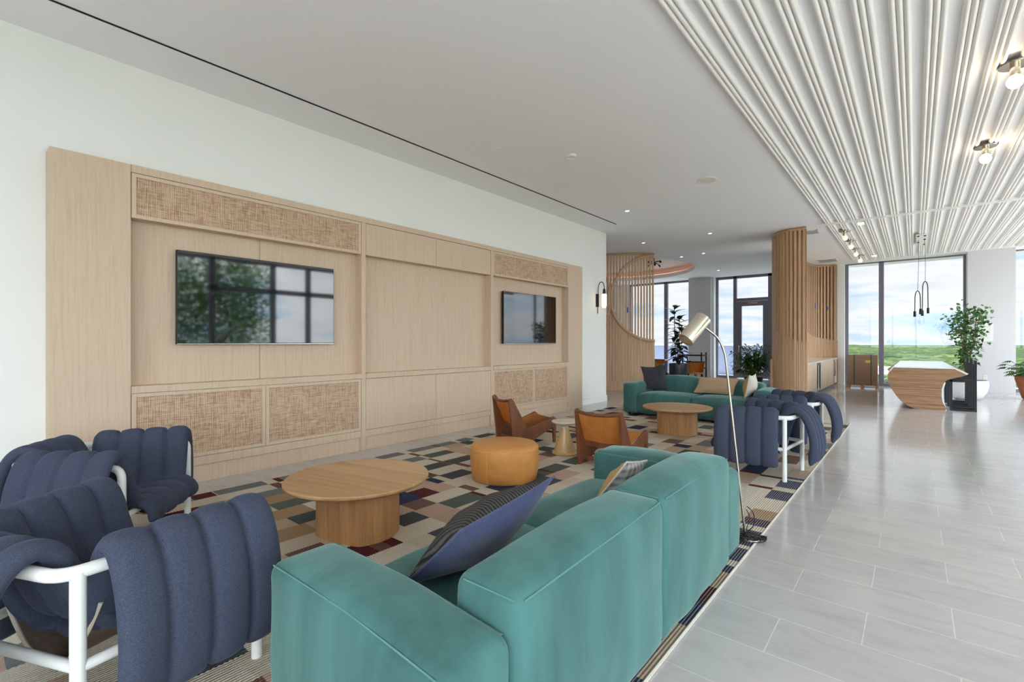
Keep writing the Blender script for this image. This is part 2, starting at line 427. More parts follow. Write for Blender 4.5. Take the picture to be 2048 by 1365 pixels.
# ceiling with an oval recess
CX0, CY0, RA, RB_ = -8.45, 15.9, 2.75, 2.95
bm = B()
seg = 72
inner = [bm.verts.new((CX0 + RA*math.cos(2*PI*k/seg), CY0 + RB_*math.sin(2*PI*k/seg), H)) for k in range(seg)]
def sqp(k):
    a = 2*PI*k/seg; c, s = math.cos(a), math.sin(a); t = 1/max(abs(c), abs(s))
    return (CX0 + 3.4*c*t, CY0 + 3.7*s*t, H)
outer = [bm.verts.new(sqp(k)) for k in range(seg)]
for k in range(seg): bm.faces.new((inner[k], inner[(k+1) % seg], outer[(k+1) % seg], outer[k]))
x0, x1, y0, y1 = CX0 - 3.4, CX0 + 3.4, CY0 - 3.7, CY0 + 3.7
def quad(bm, a, b, c, d): bm.faces.new([bm.verts.new(p) for p in (a, b, c, d)])
quad(bm, (-12.2, YB, H), (XR, YB, H), (XR, y0, H), (-12.2, y0, H))
quad(bm, (x1, y0, H), (XR, y0, H), (XR, YFL + .3, H), (x1, YFL + .3, H))
quad(bm, (-12.2, y0, H), (x0, y0, H), (x0, YFL + .3, H), (-12.2, YFL + .3, H))
quad(bm, (x0, y1, H), (x1, y1, H), (x1, YFL + .3, H), (x0, YFL + .3, H))
top = [bm.verts.new((v.co.x, v.co.y, H + 0.14)) for v in inner]
for k in range(seg): bm.faces.new((inner[k], inner[(k+1) % seg], top[(k+1) % seg], top[k]))
ceil = struct('ceiling', bm, M_ceil)
bm = B()
for v0, v1 in ((0.14, 0.34),):
    a = [bm.verts.new((CX0 + (RA+.18)*math.cos(2*PI*k/seg), CY0 + (RB_+.18)*math.sin(2*PI*k/seg), H+v0)) for k in range(seg)]
    b = [bm.verts.new((CX0 + (RA+.18)*math.cos(2*PI*k/seg), CY0 + (RB_+.18)*math.sin(2*PI*k/seg), H+v1)) for k in range(seg)]
    for k in range(seg): bm.faces.new((a[k], a[(k+1) % seg], b[(k+1) % seg], b[k]))
    bm.faces.new(b)
    c = [bm.verts.new((CX0 + RA*math.cos(2*PI*k/seg), CY0 + RB_*math.sin(2*PI*k/seg), H+v0)) for k in range(seg)]
    for k in range(seg): bm.faces.new((a[k], a[(k+1) % seg], c[(k+1) % seg], c[k]))
struct('ceiling_recess', bm, M_cove, parent=ceil)
bm = B(); tube(bm, [(CX0 + (RA+.08)*math.cos(2*PI*k/seg), CY0 + (RB_+.08)*math.sin(2*PI*k/seg), H+.16) for k in range(seg)], 0.012, 6, closed=True)
struct('led_strip', bm, M_led, parent=ceil)
bm = B(); bx(bm, -12.3, XR + 0.3, YB - .2, YFL + .4, H + 0.42, H + 0.6); struct('ceiling_slab', bm, M_ceil, parent=ceil)
bm = B(); bx(bm, -5.085, -5.06, YB, 9.64, H - 0.004, H + 0.01); struct('slot_diffuser', bm, M_blackgap, parent=ceil)

# ribbed ceiling: triple half round battens
gi = 0
x = -1.50
while x < XR - 0.3:
    gi += 1
    bm = B()
    for k in range(3):
        cx = x + 0.024 + k*0.046; r = 0.0235
        prof = [(cx + r*math.cos(a), H - 0.014 - 0.036*math.sin(a)) for a in [PI*j/10 for j in range(11)]]
        prof = [(cx + r, H)] + prof + [(cx - r, H)]
        prism(bm, prof, 'y', YB, 18.62)
    struct('trim_%d' % gi, bm, M_batten, smooth=True, angle=35)
    x += 0.2232
bm = B(); bx(bm, -1.66, XR, 12.36, 12.42, H - 0.075, H - 0.035)
o = obj('track_rail', bm, M_batten); tag(o, 'long thin white track running across the ribbed white ceiling', 'light track')

# ------------------------------------------------------------------ windows
def window(idx, rects, mull, y, mat_f=M_dark, glass=True, axis='y'):
    """frame pieces as boxes (u0,u1,z0,z1) across plane y (or x)"""
    bm = B()
    for (a, b, z0, z1) in mull:
        if axis == 'y': bx(bm, a, b, y - 0.05, y + 0.06, z0, z1)
        else: bx(bm, y - 0.05, y + 0.06, a, b, z0, z1)
    f = struct('window_%d' % idx, bm, mat_f)
    bm = B()
    for (a, b, z0, z1) in rects:
        if axis == 'y': bx(bm, a, b, y, y + 0.008, z0, z1)
        else: bx(bm, y, y + 0.008, a, b, z0, z1)
    g = obj('glass_pane', bm, M_glass, f)
    return f
# right rear wall
window(1, [(-1.73, -0.90, 0.06, H-.02), (-0.77, 1.16, 0.06, H-.02)],
       [(-1.80, -1.71, 0, H), (-0.90, -0.77, 0, H), (1.10, 1.17, 0, H), (-1.71, -0.90, 0, 0.09), (-0.77, 1.1, 0, 0.09), (-1.71, 1.1, H-.03, H)], YF)
window(2, [(2.15, 3.8, 0.06, H-.02), (3.9, XR-.1, .06, H-.02)],
       [(2.10, 2.16, 0, H), (3.8, 3.9, 0, H), (2.16, XR, 0, .09), (2.16, XR, H-.03, H)], YF)
struct('wall_pier', bx(B(), 1.16, 2.12, 18.98, 19.95, 0, H), M_pier)
struct('wall_jamb', bx(B(), -2.06, -1.80, 19.36, 19.8, 0, H), M_wall)
bm = B(); bx(bm, -3.1, -2.06, 19.5, 19.8, 0, H); bx(bm, -3.25, -3.1, 19.5, YFL + .1, 0, H); struct('wall_back', bm, M_wall)
# left rear wall
window(3, [(-9.9, -8.32, .1, H-.1), (-8.17, -7.14, .1, H-.1)],
       [(-8.32, -8.17, 0, H), (-9.98, -9.88, 0, H), (-7.2, -7.12, 0, H), (-9.9, -7.12, 0, .1), (-9.9, -7.12, H-.08, H)], YFL)
struct('wall_column', bx(B(), -7.12, -6.24, 19.75, 20.5, 0, H), M_pier)
struct('trim_30', bx(B(), -6.24, -6.16, 19.9, 20.4, 0, H), M_wall)
struct('wall_far_left', bx(B(), -12.2, -9.98, 20.1, 20.4, 0, H), M_wall)
f = window(4, [(-6.08, -5.5, .1, H-.1), (-5.36, -4.25, 3.12, H-.1), (-4.1, -3.3, .1, H-.1)],
       [(-6.16, -6.08, 0, H), (-5.50, -5.38, 0, H), (-4.26, -4.10, 0, H), (-6.1, -5.5, 0, .1), (-4.1, -3.2, 0, .1),
        (-6.1, -3.2, H-.1, H), (-5.4, -4.25, 3.03, 3.14), (-3.3, -3.2, 0, H)], YFL)
bm = B()
bx(bm, -5.38, -5.20, YFL-.04, YFL+.04, 0.02, 3.02); bx(bm, -4.44, -4.27, YFL-.04, YFL+.04, 0.02, 3.02)
bx(bm, -5.20, -4.44, YFL-.04, YFL+.04, 2.83, 3.02); bx(bm, -5.20, -4.44, YFL-.04, YFL+.04, 0.02, 0.26)
d = struct('door_1', bm, M_dark)
obj('glass_pane', bx(B(), -5.2, -4.44, YFL, YFL+.008, .26, 2.83), M_glass, d)
bm = B(); tube(bm, fillet([(-5.29, YFL-.04, 1.02), (-5.29, YFL-.1, 1.02), (-5.29, YFL-.1, 1.3), (-5.29, YFL-.04, 1.3)], .02), 0.012, 8)
obj('door_handle', bm, M_steel, d, smooth=True)
bm = B(); bx(bm, -4.95, -4.6, YFL-.1, YFL-.04, 2.9, 2.98); obj('door_closer', bm, M_steel, d)
# right glazed wall (beyond the frame) and the wall behind the camera
fr, gl = [], []
yy = YB
ys = [YB, -2.6, 0.2, 3.0, 5.2, 7.0, 8.2, 9.4, 11.6, 14.2, 16.8, 19.5]
for a, b in zip(ys, ys[1:]):
    w = 0.10 if not (5 < a < 9) else 0.16
    fr.append((a, a + w, 0, H)); gl.append((a + w, b, 0.1, H - .05))
    fr.append((a, b, 0, .1)); fr.append((a, b, H-.1, H))
    if 5 < a < 9: fr.append((a, b, 3.0, 3.16))
window(5, gl, fr, XR, axis='x')
fr, gl = [], []
struct('wall_rear_light_block', bx(B(), XW, -2.6, YB - .1, YB + .1, 0, H), M_wall)  # unseen; solid instead of glazed to cut light on the left wall
xs = [-2.6, -1.3, 0, 1.9, 3.6, XR]
for a, b in zip(xs, xs[1:]):
    fr += [(a, a+.1, 0, H), (a, b, 0, .1), (a, b, H-.1, H)]; gl.append((a+.1, b, .1, H-.1))
window(6, gl, fr, YB)

# ------------------------------------------------------------------ outside: terrace parapet, forest, hedge
bm = B(); bx(bm, -13, -3.2, 22.9, 23.15, -0.3, 1.27); o = struct('wall_parapet', bm, M_parapet)
bm = B(); bx(bm, -13, -3.2, 22.84, 23.2, 1.27, 1.33); struct('parapet_cap', bm, M_wall, parent=o)
struct('floor_terrace', bx(B(), -13, -3.2, 20.5, 23.2, -0.3, -0.05), M_pier)

M_bounce_deck = mat('pale_bounce_deck', '#dad6d0', 0.8)  # for unseen decks added to bounce daylight up to the ceiling
struct('floor_bounce_deck', bx(B(), XR + .1, 13.0, -12.0, 21.0, -0.3, -0.04), M_bounce_deck)
struct('floor_bounce_deck_rear', bx(B(), -13, XR + .1, -12.0, YB - .1, -0.3, -0.04), M_bounce_deck)
def forest_mat():
    m = bpy.data.materials.new('tree_canopy'); m.use_nodes = True; t = m.node_tree; b = t.nodes['Principled BSDF']
    b.inputs['Roughness'].default_value = 1.0; b.inputs['Specular IOR Level'].default_value = 0.0
    tcn = N(t, 'ShaderNodeTexCoord')
    n1 = N(t, 'ShaderNodeTexNoise', i_Scale=0.012, i_Detail=9.0, i_Roughness=0.78); t.links.new(tcn.outputs['Object'], n1.inputs['Vector'])
    rr = N(t, 'ShaderNodeValToRGB'); cr = rr.color_ramp
    cr.elements[0].position = 0.36; cr.elements[0].color = lin('#222d24')
    cr.elements[1].position = 0.62; cr.elements[1].color = lin('#59663f')
    e2 = cr.elements.new(0.5); e2.color = lin('#38462f')
    t.links.new(n1.outputs[0], rr.inputs[0]); t.links.new(rr.outputs[0], b.inputs['Base Color'])
    return m
bm = B()
rows = []
az0, az1, na, nr = R(30), R(150), 300, 120
for i in range(nr + 1):
    rr = 90 * (9000/90) ** (i / nr)
    row = []
    for k in range(na + 1):
        a = az0 + (az1 - az0)*k/na
        px_, py_ = rr*math.cos(a), rr*math.sin(a)
        z = -46 + 7*noise.noise(Vector((px_/28, py_/28, 0))) + 9*noise.noise(Vector((px_/400, py_/400, 3))) + 3*noise.noise(Vector((px_/9, py_/9, 5)))
        z += 8*max(0, (rr-900)/8000)*1.6
        row.append((px_, py_, z))
    rows.append(row)
grid(bm, rows)
o = obj('forest', bm, forest_mat(), smooth=True, angle=180); tag(o, 'green treetops spreading to the horizon far below the windows', 'forest', kind='stuff')
bm = B(); bx(bm, -9000, 9000, -9000, 9000, -70, -66); struct('ground', bm, mat('far_ground', '#3c4532', 1.0))
# distant pale roofs
random.seed(4)
for k, (a, rr, lab) in enumerate([(R(86.5), 420, 'small pale roof among the treetops straight beyond the rear window'), (R(83), 260, 'pale roof among the treetops behind the potted tree'), (R(94), 700, 'distant pale roof in the forest left of the pendant cords')]):
    bm = B(); w = 14 + rr/30; bx(bm, -w, w, -8, 8, 0, 6); prism(bm, [(-w-1, 6), (w+1, 6), (w-4, 8.5), (-w+4, 8.5)], 'y', -9, 9)
    o = obj('building', bm, mat('pale_roof_%d' % k, '#d9d6d0', .8)); o.location = (rr*math.cos(a), rr*math.sin(a), -35); o.rotation_euler = (0, 0, random.random())
    tag(o, lab, 'building', group='distant buildings in the trees')

# bamboo-like hedge outside the right glazing: what the big screen mirrors
def leaf_blob(bm, c, r, n, L_, wd, rng):
    for _ in range(n):
        d = Vector((rng.gauss(0, 1), rng.gauss(0, 1), rng.gauss(0, 1))).normalized()*(rng.random()**0.4)
        p = Vector((c[0]+d.x*r[0], c[1]+d.y*r[1], c[2]+d.z*r[2]))
        a = Vector((rng.gauss(0, 1), rng.gauss(0, 1), rng.gauss(-0.3, .6))).normalized()
        s = a.cross(Vector((rng.gauss(0, 1), rng.gauss(0, 1), rng.gauss(0, 1)))).normalized()
        l, w = L_*rng.uniform(.7, 1.2), wd*rng.uniform(.7, 1.2)
        v = [bm.verts.new(q) for q in (p, p + a*l*.45 + s*w, p + a*l, p + a*l*.45 - s*w)]
        bm.faces.new(v)
rng = random.Random(2)
bm = B()
for k in range(7): leaf_blob(bm, (XR + 2.4 + rng.random()*.4, 2.6 + k*0.8, 2.3 + rng.random()*.8), (0.9, 0.85, 2.6), 3800, .17, .026, rng)
o = obj('bamboo_hedge', bm, M_hedge); tag(o, 'tall green bamboo hedge outside the side windows', 'hedge', kind='stuff')

# ------------------------------------------------------------------ media wall
mw = thing('media_wall', 'long pale oak wall unit with rattan panels along the white left wall', 'wall unit', (XW, 0, 0))
def mx_(x): return x - XW
FX = -5.48                                   # face
def mbox(name, x0, x1, y0, y1, z0, z1, m=M_oak, bevel=.002, par=None):
    return obj(name, bx(B(), mx_(x0), mx_(x1), y0, y1, z0, z1), m, par or mw, bevel=bevel)
HT = 3.03
mbox('end_panel', XW + .001, FX, 0.58, 1.118, 0, HT)
mbox('end_panel', XW + .001, FX, 8.335, 8.88, 0, HT)
bm = B(); bx(bm, mx_(XW+.001), mx_(-5.62), 1.12, 2.298, .0, 2.96); bx(bm, mx_(XW+.001), mx_(-5.62), 2.302, 3.5, 0, 2.96); bx(bm, mx_(XW+.001), mx_(-5.62), 3.5, 8.33, 0, 2.96)
obj('back_panel', bm, M_oak, mw)
mbox('stile', XW + .001, FX + .005, 3.50, 3.56, 0, 2.96)
mbox('stile', XW + .001, FX + .005, 5.97, 6.03, 0, 2.96)
mbox('crown_rail', XW + .001, FX + .008, 1.12, 8.333, 2.96, HT)
for (a, b) in ((1.122, 3.498), (3.562, 5.968), (6.032, 8.333)):
    mbox('ledge', XW + .001, FX + .01, a, b, 0.935, 1.0)
    mbox('plinth', XW + .001, FX - .025, a, b, 0.0, 0.17)
    mbox('bottom_rail', XW + .001, FX - .004, a, b, 0.175, 0.26)
def frame_door(name, y0, y1, z0, z1, t=.045):
    bm = B(); xa, xb = mx_(FX - .03), mx_(FX)
    bx(bm, xa, xb, y0, y0+t, z0, z1); bx(bm, xa, xb, y1-t, y1, z0, z1); bx(bm, xa, xb, y0+t, y1-t, z0, z0+t); bx(bm, xa, xb, y0+t, y1-t, z1-t, z1)
    d = obj(name, bm, M_oak, mw, bevel=.002)
    obj('rattan_panel', bx(B(), xa + .005, xb - .012, y0+t, y1-t, z0+t, z1-t), M_rattan, d)
    return d
for (a, b) in ((1.124, 2.305), (2.309, 3.496), (6.034, 7.165), (7.169, 8.331)): frame_door('rattan_door', a, b, 0.264, 0.932, .035)
frame_door('rattan_flap', 1.124, 3.496, 2.545, 2.957, .035)
frame_door('rattan_flap', 6.034, 8.331, 2.545, 2.957, .035)
for (a, b) in ((3.564, 4.762), (4.768, 5.966)):
    mbox('plain_door', FX-.03, FX, a, b, 0.264, 0.930); mbox('plain_flap', FX-.03, FX, a, b, 2.545, 2.955)
for a, b in ((1.124, 3.496), (3.564, 5.966), (6.034, 8.331)): mbox('flap_box', XW+.001, FX-.031, a, b, 2.55, 2.955); mbox('cabinet_body', XW+.001, FX-.031, a, b, .264, .93)

M_screen = mat('tv_screen_glass', '#070b0e', 0.04)
M_screen.node_tree.nodes['Principled BSDF'].inputs['IOR'].default_value = 2.0
for y0, y1, lab in ((1.49, 3.15, 'large black flat television on the near end of the oak wall unit'), (6.37, 7.98, 'large black flat television on the far end of the oak wall unit')):
    t = thing('television', lab, 'television', (-5.62, (y0+y1)/2, 1.85), 0)
    w = (y1-y0)/2; zc = 1.85; h = .465
    obj('casing', bx(B(), .035, .078, -w, w, -h, h), M_black, t, bevel=.004)
    obj('wall_mount', bx(B(), 0.0, .035, -w*.5, w*.5, -h*.5, h*.5), M_black, t)
    obj('screen', bx(B(), .078, .080, -w+.006, w-.006, -h+.014, h-.006), M_screen, t)
    obj('lower_trim', bx(B(), .078, .081, -w+.002, w-.002, -h, -h+.008), M_steel, t)

# sconce
t = thing('wall_sconce', 'bronze gooseneck wall sconce with lit glass cylinder on white wall', 'wall lamp', (XW, 9.88, 2.4))
obj('back_plate', bx(B(), 0, .025, -.055, .055, -.16, .14), M_black, t, bevel=.004)
bm = B(); tube(bm, smooth_path([(.02, 0, -.32), (.03, 0, 0), (.035, 0, .28), (.08, 0, .40), (.15, 0, .40), (.19, 0, .31), (.19, 0, .24)], 6), .009, 8)
obj('gooseneck_arm', bm, M_black, t, smooth=True)
bm = B(); lathe(bm, [(.0, .25), (.022, .25), (.03, .22), (.035, .15), (.045, .13), (0, .13)], 20, (.19, 0)); obj('lamp_cap', bm, M_black, t, smooth=True)
bm = B(); lathe(bm, [(0, -.20), (.03, -.195), (.05, -.165), (.056, -.12), (.056, .12), (.05, .13), (0, .13)], 24, (.19, 0)); obj('glass_cylinder', bm, M_sconce, t, smooth=True)

# ------------------------------------------------------------------ rug
def rug():
    rngr = random.Random(11)
    X0, X1, Y0, Y1 = -5.02, -0.855, -0.6, 10.1
    xs = [-5.02, -4.85, -4.65, -4.46, -4.235, -4.04, -3.81, -3.60, -3.37, -3.165, -2.95, -2.72, -2.50, -2.29, -2.08, -1.87, -1.665, -1.455, -1.245, -1.035, -0.855]
    C = dict(cream='#d6ccbb', cream2='#cdc1af', beige='#bda58e', pink='#c6a999', grey='#7b7e80', dk='#50555a', gg='#5f6964', mar='#5c2c2e', brown='#77584a', speck='#7a6258', navy='#38405a', tan='#a98b6c')
    DK = {'dk', 'grey', 'gg', 'mar', 'brown', 'navy', 'speck'}
    cols = []
    def nb(i, ya, yb):
        if i == 0: return False
        return any(c in DK and q > ya + .04 and p < yb - .04 for p, q, c in cols[i-1])
    for i in range(20):
        seq = []; last = 'cream'; yy = Y0 + 0.0
        while yy < Y1:
            if last in DK:
                c = rngr.choice(['cream', 'cream', 'cream2', 'cream2', 'beige', 'pink', 'brown'])
            else:
                c = rngr.choice(['dk', 'dk', 'gg', 'grey', 'navy', 'cream', 'cream2', 'mar', 'brown', 'speck', 'pink', 'beige'])
            ln = rngr.choice([.2, .3, .36, .36, .42]) if c not in ('mar', 'brown') else rngr.choice([.07, .1, .16])
            if c in DK and nb(i, yy, yy+ln) and rngr.random() < .85: c = rngr.choice(['cream', 'cream', 'cream2', 'beige', 'pink'])
            if c == last: c = 'cream2' if c == 'cream' else 'cream'
            seq.append([yy, min(yy+ln, Y1), c]); last = c; yy += ln
        cols.append(seq)
    fixed = [(0,1.10,1.44,'grey'),(0,1.44,1.62,'mar'),(0,1.63,2.07,'grey'),(0,2.07,2.17,'cream'),(0,2.17,2.23,'mar'),(0,2.23,2.9,'grey'),(0,2.9,3.37,'cream2'),(0,3.38,3.73,'grey'),(0,3.73,3.85,'cream'),(0,3.85,4.25,'grey'),(0,4.25,4.33,'brown'),(0,4.33,4.62,'grey'),(0,4.62,4.7,'cream'),(0,4.7,4.94,'grey'),
        (1,1.0,1.61,'cream2'),(1,1.61,2.07,'cream'),(1,2.07,2.16,'brown'),(1,2.16,3.4,'cream'),(1,3.4,3.75,'cream'),(1,3.75,3.82,'brown'),(1,3.82,4.3,'cream'),(1,4.3,4.6,'beige'),
        (2,1.1,1.4,'mar'),(2,1.4,1.6,'grey'),(2,1.6,1.81,'beige'),(2,1.81,2.15,'grey'),(2,2.15,3.0,'brown'),(2,3.0,3.43,'cream'),(2,3.43,3.75,'grey'),(2,3.75,3.8,'cream'),(2,3.8,4.12,'gg'),(2,4.12,4.2,'brown'),(2,4.2,4.5,'pink'),
        (3,1.0,1.8,'cream'),(3,1.8,2.2,'tan'),(3,2.2,3.35,'cream2'),(3,3.35,3.73,'cream'),(3,3.73,3.78,'brown'),(3,3.78,4.2,'cream'),(3,4.2,4.6,'pink'),
        (4,1.3,1.8,'cream2'),(4,1.80,2.1,'gg'),(4,2.1,2.9,'cream'),(4,2.9,3.36,'brown'),(4,3.36,3.72,'dk'),(4,3.72,3.79,'brown'),(4,3.79,4.08,'dk'),(4,4.08,4.2,'brown'),(4,4.2,4.6,'cream'),
        (5,1.4,2.0,'tan'),(5,2.0,2.7,'cream'),(5,2.7,3.22,'cream2'),(5,3.24,3.36,'brown'),(5,3.36,3.78,'cream'),(5,3.78,3.86,'brown'),(5,3.86,4.5,'cream2'),
        (6,1.1,1.76,'beige'),(6,1.76,2.05,'dk'),(6,2.05,2.78,'navy'),(6,2.78,3.15,'pink'),(6,3.15,3.25,'navy'),(6,3.25,3.34,'cream'),(6,3.34,3.68,'dk'),(6,3.68,4.97,'cream2'),(6,4.97,5.21,'dk'),(6,5.21,5.6,'cream'),
        (7,1.3,1.8,'tan'),(7,1.8,2.2,'beige'),(7,2.2,2.78,'navy'),(7,2.78,2.98,'mar'),(7,2.98,3.2,'pink'),(7,3.2,3.8,'cream'),
        (8,1.3,1.9,'cream2'),(8,1.9,2.3,'cream'),(8,2.3,2.52,'pink'),(8,2.53,2.76,'speck'),(8,2.77,3.2,'cream'),(8,3.2,3.3,'speck'),(8,3.3,3.6,'cream'),(8,3.6,4.0,'navy'),
        (9,1.45,1.7,'speck'),(9,1.7,2.25,'cream'),(9,2.25,2.5,'dk'),(9,2.5,2.77,'pink'),(9,2.77,3.15,'gg'),(9,3.15,3.2,'mar'),(9,3.2,3.36,'cream'),(9,3.36,3.75,'navy'),(9,3.75,3.85,'cream'),(9,3.85,4.08,'dk'),(9,4.08,4.2,'gg'),(9,4.2,4.24,'mar'),(9,4.24,4.55,'gg'),(9,4.55,4.64,'cream'),(9,4.64,4.88,'gg'),
        (10,1.98,2.07,'mar'),(10,2.07,2.5,'cream'),(10,2.5,2.78,'beige'),(10,2.78,3.2,'cream2'),(10,3.2,3.35,'speck'),(10,3.35,3.6,'cream'),
        (17,5.1,5.62,'beige'),(17,5.62,6.0,'navy'),(17,5.55,5.62,'mar'),(18,3.9,4.25,'cream2'),(18,4.25,5.05,'cream'),(18,5.05,5.12,'mar'),(18,5.12,5.5,'cream'),(18,5.5,5.57,'mar'),(18,5.57,6.1,'cream2'),
        (19,0.9,1.25,'cream2'),(19,1.25,1.42,'navy'),(19,1.42,1.72,'beige'),(19,1.72,1.86,'navy'),(19,1.86,2.35,'beige'),(19,2.35,2.62,'navy'),(19,2.62,2.82,'mar'),(19,2.82,3.05,'beige'),(19,3.05,3.16,'navy'),(19,3.16,3.25,'cream'),(19,3.25,3.48,'navy'),(19,3.48,3.54,'cream'),(19,3.54,3.86,'navy'),(19,3.86,3.95,'cream'),(19,3.97,4.04,'navy'),(19,4.04,4.08,'mar'),(19,4.08,4.14,'navy'),(19,4.14,4.39,'tan'),(19,4.39,4.75,'cream'),(19,4.75,5.05,'navy'),(19,5.05,5.19,'cream'),(19,5.19,5.5,'navy'),(19,5.5,5.56,'cream'),(19,5.56,5.64,'navy'),(19,5.64,6.05,'beige')]
    for (i, a, b, c) in fixed:
        new = []
        for (p, q, cc) in cols[i]:
            if q <= a or p >= b: new.append([p, q, cc]); continue
            if p < a: new.append([p, a, cc])
            if q > b: new.append([b, q, cc])
        new.append([a, b, c]); cols[i] = sorted(new)
    bm = B()
    cl = bm.loops.layers.float_color.new('Col')
    Z = 0.012; pitch = 0.022
    def edge(i, a, b):
        xb = xs[i]
        if i in (0, 20): return [(xb, a), (xb, b)]
        pts = [(xb + (0.004 if int(a/pitch*2) % 2 else -.004), a)]
        k = math.floor(a/(pitch/2)) + 1
        while k*pitch/2 < b - 1e-4:
            pts.append((xb + (0.005 if k % 2 else -0.005), k*pitch/2)); k += 1
        pts.append((xb + (0.004 if int(b/pitch*2) % 2 else -.004), b)); return pts
    for i, seq in enumerate(cols):
        for (a, b, c) in seq:
            if b - a < 0.004: continue
            lft, rgt = edge(i, a, b), edge(i+1, a, b)
            vs = [bm.verts.new((x_, y_, Z)) for x_, y_ in rgt] + [bm.verts.new((x_, y_, Z)) for x_, y_ in lft[::-1]]
            f = bm.faces.new(vs)
            col = lin(C[c]); al = 1.0 if (i == 19 and c in ('navy', 'mar', 'beige', 'tan')) else 0.0
            for lp in f.loops: lp[cl] = (col[0], col[1], col[2], al)
    colc = lin('#b5aea2')
    def skirt(a, b, c, d):
        f = bm.faces.new([bm.verts.new(p) for p in (a, b, c, d)])
        for lp in f.loops: lp[cl] = (colc[0], colc[1], colc[2], 0)
    skirt((X0, Y0, Z-.002), (X1, Y0, Z-.002), (X1, Y1, Z-.002), (X0, Y1, Z-.002))
    for (a, b) in (((X0, Y0), (X1, Y0)), ((X1, Y0), (X1, Y1)), ((X1, Y1), (X0, Y1)), ((X0, Y1), (X0, Y0))):
        skirt((*a, 0.001), (*b, 0.001), (*b, Z), (*a, Z))
    m = bpy.data.materials.new('flatwoven_wool_patches'); m.use_nodes = True; t = m.node_tree; bb = t.nodes['Principled BSDF']
    bb.inputs['Roughness'].default_value = 0.95; bb.inputs['Specular IOR Level'].default_value = 0.1
    at = N(t, 'ShaderNodeVertexColor'); at.layer_name = 'Col'
    tcn = N(t, 'ShaderNodeTexCoord'); sx = N(t, 'ShaderNodeSeparateXYZ'); t.links.new(tcn.outputs['Object'], sx.inputs[0])
    a1 = N(t, 'ShaderNodeMath', operation='MULTIPLY'); a1.inputs[1].default_value = 2*PI/0.0165; t.links.new(sx.outputs[0], a1.inputs[0])
    s1 = N(t, 'ShaderNodeMath', operation='SINE'); t.links.new(a1.outputs[0], s1.inputs[0])
    gt = N(t, 'ShaderNodeMath', operation='GREATER_THAN'); gt.inputs[1].default_value = 0.55; t.links.new(s1.outputs[0], gt.inputs[0])
    ml = N(t, 'ShaderNodeMath', operation='MULTIPLY'); t.links.new(gt.outputs[0], ml.inputs[0]); t.links.new(at.outputs['Alpha'], ml.inputs[1])
    m2 = N(t, 'ShaderNodeMath', operation='MULTIPLY'); m2.inputs[1].default_value = 0.6; t.links.new(ml.outputs[0], m2.inputs[0])
    mx = N(t, 'ShaderNodeMix', data_type='RGBA'); mx.inputs[7].default_value = lin('#b9b3a8')
    t.links.new(m2.outputs[0], mx.inputs[0]); t.links.new(at.outputs['Color'], mx.inputs[6])
    nn = N(t, 'ShaderNodeTexNoise', i_Scale=160.0, i_Detail=3.0); t.links.new(tcn.outputs['Object'], nn.inputs['Vector'])
    r2 = N(t, 'ShaderNodeValToRGB'); r2.color_ramp.elements[0].position = .3; r2.color_ramp.elements[0].color = (.62, .62, .62, 1); r2.color_ramp.elements[1].position = .7; r2.color_ramp.elements[1].color = (1.15, 1.15, 1.15, 1)
    t.links.new(nn.outputs[0], r2.inputs[0])
    m3 = N(t, 'ShaderNodeMix', data_type='RGBA', blend_type='MULTIPLY'); m3.inputs[0].default_value = 0.8
    t.links.new(mx.outputs[2], m3.inputs[6]); t.links.new(r2.outputs[0], m3.inputs[7]); t.links.new(m3.outputs[2], bb.inputs['Base Color'])
    bp = N(t, 'ShaderNodeBump'); bp.inputs['Strength'].default_value = .5; bp.inputs['Distance'].default_value = .003
    t.links.new(s1.outputs[0], bp.inputs['Height']); t.links.new(bp.outputs[0], bb.inputs['Normal'])
    me = bpy.data.meshes.new('area_rug'); bm.to_mesh(me); bm.free(); me.materials.append(m)
    o = bpy.data.objects.new('area_rug', me); COL.objects.link(o)
    tag(o, 'large flatwoven rug of cream, grey, navy and maroon rectangles under all the seating', 'rug')
    tr = B(); tube(tr, [(X1 + .006, Y0, .008), (X1 + .006, Y1, .008)], .008, 6); obj('bound_edge', tr, M_cream, o, smooth=True)
rug()
RZ = 0.0125

